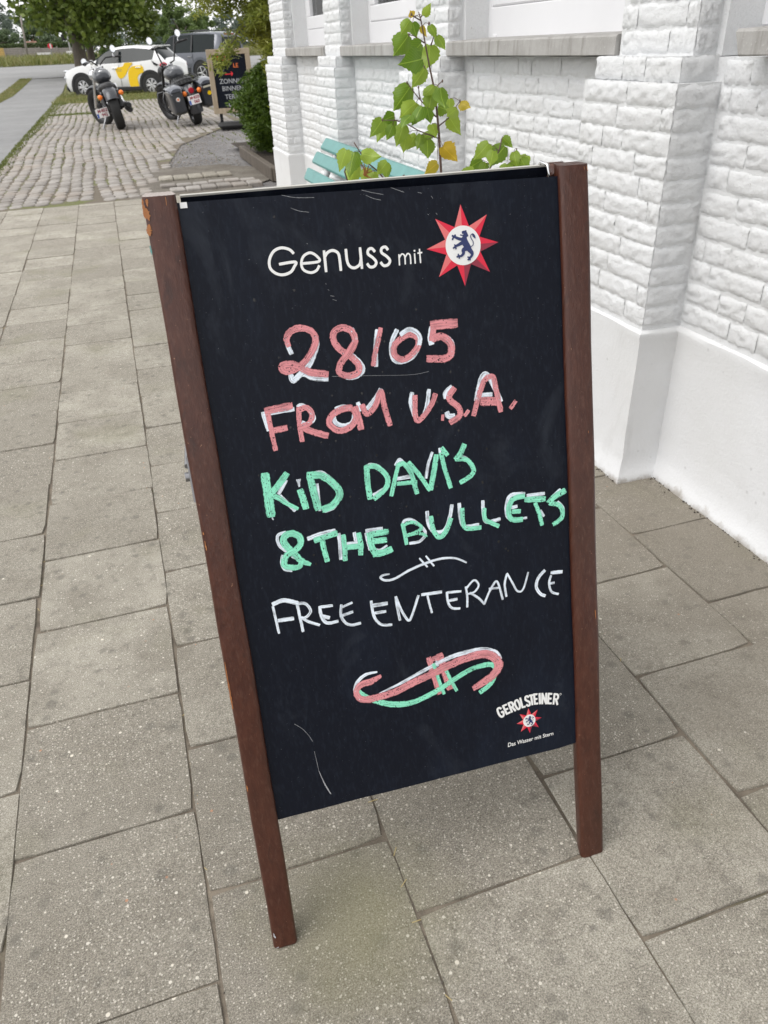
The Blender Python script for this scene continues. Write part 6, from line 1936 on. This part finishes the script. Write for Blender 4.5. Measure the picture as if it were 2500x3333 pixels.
lo, hi = co.min(0), co.max(0)
t0, t1, t2, t3 = [Vector((a / 1e4, b / 1e4)) for a, b in TAGLINE]
new = []
for x, y, z in co:
    s, t = (x - lo[0]) / (hi[0] - lo[0]), (y - lo[1]) / (hi[1] - lo[1])
    p = (t0 * (1 - s) + t1 * s) * (1 - t) + (t3 * (1 - s) + t2 * s) * t
    new += face(p.x, p.y, .0003 + (z - lo[2]) * .05)
me.vertices.foreach_set('co', new)
me.update()
link('printed_lettering', me, board)['label'] = 'white printed tagline Das Wasser mit Stern'

def emblem(center, tips, f_disc, label):
    """Eight-pointed faceted star with a white disc and a navy lion."""
    c = Vector(STAR['c']) / 1e4
    if tips is None:
        T = lambda p: Vector(p) / 1e4
    else:
        src = np.array([[a / 1e4, b / 1e4, 1] for a, b in STAR['tips']])
        dst = np.array([[a / 1e4, b / 1e4] for a, b in tips])
        Mx = np.linalg.lstsq(src, dst, rcond=None)[0]
        T = lambda p: Vector((np.array([p[0] / 1e4, p[1] / 1e4, 1]) @ Mx).tolist())
    cc = T(STAR['c'])
    mb = MB()
    tn = [T(p) for p in STAR['tips']]
    vn = [T(p) for p in STAR['vals']]
    pal = [(0, 1), (0, 1), (1, 2), (1, 2), (2, 1), (1, 0), (1, 0), (0, 1)]     # left/right of each ray: light, red, dark
    for i in range(8):
        tip, va, vb = tn[i], vn[i - 1], vn[i]
        for tri, mi in (((tip, cc, va), pal[i][0]), ((tip, vb, cc), pal[i][1])):
            mb.add([face(p.x, p.y, .0003) for p in tri], [(0, 1, 2)], mi)
    star = obj('star_emblem', mb, [M['red_light'], M['red'], M['red_dark']], board, label=label)
    mb = MB()
    mb.add([face(*T(p), .0005) for p in STAR['disc']], [tuple(range(len(STAR['disc'])))])
    obj('white_disc', mb, M['print'], star)
    k = (tn[0] - tn[4]).length / ((Vector(STAR['tips'][0]) - Vector(STAR['tips'][4])).length / 1e4)
    st_ = [(c_, [w * k for w in ws] if isinstance(ws, list) else ws * k, [tuple(T(p) * 1e4) for p in pts]) for c_, ws, pts in BOARD_STROKES['lion']]
    strokes_object('lion', st_, {'b': M['b']}, face, star, .0, z0=.0007)
emblem(None, None, None, 'large red star with a navy lion')
emblem(None, SMALL_TIPS, None, 'small red star with a navy lion under the printed name')

# ------------------------------------------------------------------ birch sapling behind the board
SB = Vector((.86, 2.0, -.004))
sap = thing('birch_sapling', 'young birch sapling with heart-shaped green leaves growing before the bench', 'sapling', tuple(SB))
def loc_(p): return tuple(Vector(p) - SB)
def leaf_mesh(seed, fold, bend):
    r_ = random.Random(seed)
    prof = [(0, .0), (.03, .17), (.09, .33), (.16, .43), (.24, .485), (.31, .50), (.39, .475), (.47, .425), (.55, .36), (.63, .295), (.71, .225), (.79, .155), (.87, .09), (.94, .038), (1, 0)]
    n = len(prof)
    V, UVs, F = [], [], []
    for i, (t, w) in enumerate(prof):
        for k, e in enumerate((-1, -.5, 0, .5, 1)):
            tooth = 1 + (.07 * (1 if i % 2 else -1) + r_.uniform(-.05, .05)) * (abs(e) == 1)
            x = e * w * tooth
            lift = .10 * (1 - t) if abs(e) == 1 and t < .12 else 0
            y = t - (lift if t > 0 else 0)
            z = fold * abs(x) + bend * (t - .4) ** 2 + .03 * math.sin(t * 9 + e * 2 + seed)
            V.append((x, y, -z))
            UVs.append((x, t))
    for i in range(n - 1):
        for k in range(4):
            F.append((i * 5 + k, i * 5 + k + 1, (i + 1) * 5 + k + 1, (i + 1) * 5 + k))
    me = bpy.data.meshes.new('leaf')
    me.from_pydata(V, [], F)
    ul = me.uv_layers.new(name='UVMap')
    for lp in me.loops:
        ul.data[lp.index].uv = UVs[lp.vertex_index]
    me.polygons.foreach_set('use_smooth', [True] * len(me.polygons))
    me.update()
    return me
leaf_g = [leaf_mesh(i, .16 + .17 * (i % 3), .45 - .22 * i) for i in range(5)]
leaf_y = []
for me in leaf_g:
    me.materials.append(M['birch'])
    m2 = me.copy(); m2.materials.clear(); m2.materials.append(M['birch_y']); leaf_y.append(m2)
pet = MB()
stems = [Vector(p) for b in BRANCHES + LOW_BRANCHES for p in b]
for i, (bx, by, bz, tx, ty, tz, w, yel) in enumerate(LEAVES):
    b, t = Vector((bx, by, bz)), Vector((tx, ty, tz))
    d = t - b
    L_ = d.length
    yax = d.normalized()
    view = (camv - b).normalized()
    zax = (view + Vector((rnd.uniform(-.45, .45), rnd.uniform(-.3, .3), rnd.uniform(-.2, .5))))
    zax = (zax - yax * zax.dot(yax)).normalized()
    xax = yax.cross(zax)
    L_ *= 1.12
    width = max(w, L_ * .62) * 1.16
    mtx = Matrix(((xax.x * width, yax.x * L_, zax.x * width, b.x - SB.x), (xax.y * width, yax.y * L_, zax.y * width, b.y - SB.y), (xax.z * width, yax.z * L_, zax.z * width, b.z - SB.z), (0, 0, 0, 1)))
    o = link('leaf', (leaf_y if yel else leaf_g)[i % 5], sap)
    o.matrix_local = mtx
    near = min(stems, key=lambda s: (s - b).length)
    if (near - b).length < .09:
        pet = MB()
        pet.tube([loc_(b), loc_(b.lerp(near, .5) + Vector((0, 0, .004))), loc_(near)], .0007, 5)
        obj('leaf_stalk', pet, M['twig'], sap)
mb = MB()
main = [Vector(p) for p in BRANCHES[0]]
pts = [SB, SB + Vector((-.01, 0, .3)), SB + Vector((-.03, .0, .6))] + main
mb.tube([loc_(p) for p in pts], [.006, .005, .0042] + [.0036 - .00035 * i for i in range(len(main))], 8)
obj('stem', mb, M['twig'], sap, smooth=True)
for b_ in BRANCHES[1:]:
    mb = MB(); mb.tube([loc_(p) for p in b_], [.0018 - .0009 * i / (len(b_) - 1) for i in range(len(b_))], 6)
    mb.ball(loc_(b_[-1]), (.0022, .0022, .004), 6)
    obj('branch', mb, M['twig'], sap, smooth=True)
for k, b_ in enumerate(LOW_BRANCHES):
    p0 = SB + Vector((-.02, 0, .25 + .05 * k))
    mid = p0.lerp(Vector(b_[0]), .55) + Vector((0, 0, -.03))
    mb = MB(); mb.tube([loc_(p0), loc_(mid)] + [loc_(p) for p in b_], [.0034, .0028] + [.0022 - .001 * i / len(b_) for i in range(len(b_))], 6)
    obj('branch', mb, M['twig'], sap, smooth=True)
def curled(c, s, seed):
    r_ = random.Random(seed)
    mb = MB()
    for k in range(7):
        a = r_.uniform(-.5, 1.6)
        p = Vector(c)
        pts = [p]
        for j in range(4):
            a += r_.uniform(-.2, .6)
            p = p + Vector((math.cos(a) * s * .28, r_.uniform(-.2, .2) * s, math.sin(a) * s * .32))
            pts.append(p)
        mb.tube([loc_(q) for q in pts], [s * .10, s * .09, s * .06, s * .04, .0004], 5)
    return mb
obj('dried_leaf', curled(Vector(DRY) + Vector((-.012, 0, -.012)), .034, 3), M['dry'], sap)
obj('dried_leaf', curled(CURL, .026, 5), M['dry'], sap)
mb = MB(); mb.tube([loc_(SB + Vector((0, 0, .35))), loc_(Vector(DRY) + Vector((-.06, .02, -.12))), loc_(Vector(DRY) + Vector((-.012, 0, -.012)))], [.003, .002, .001], 6)
obj('branch', mb, M['twig'], sap, smooth=True)
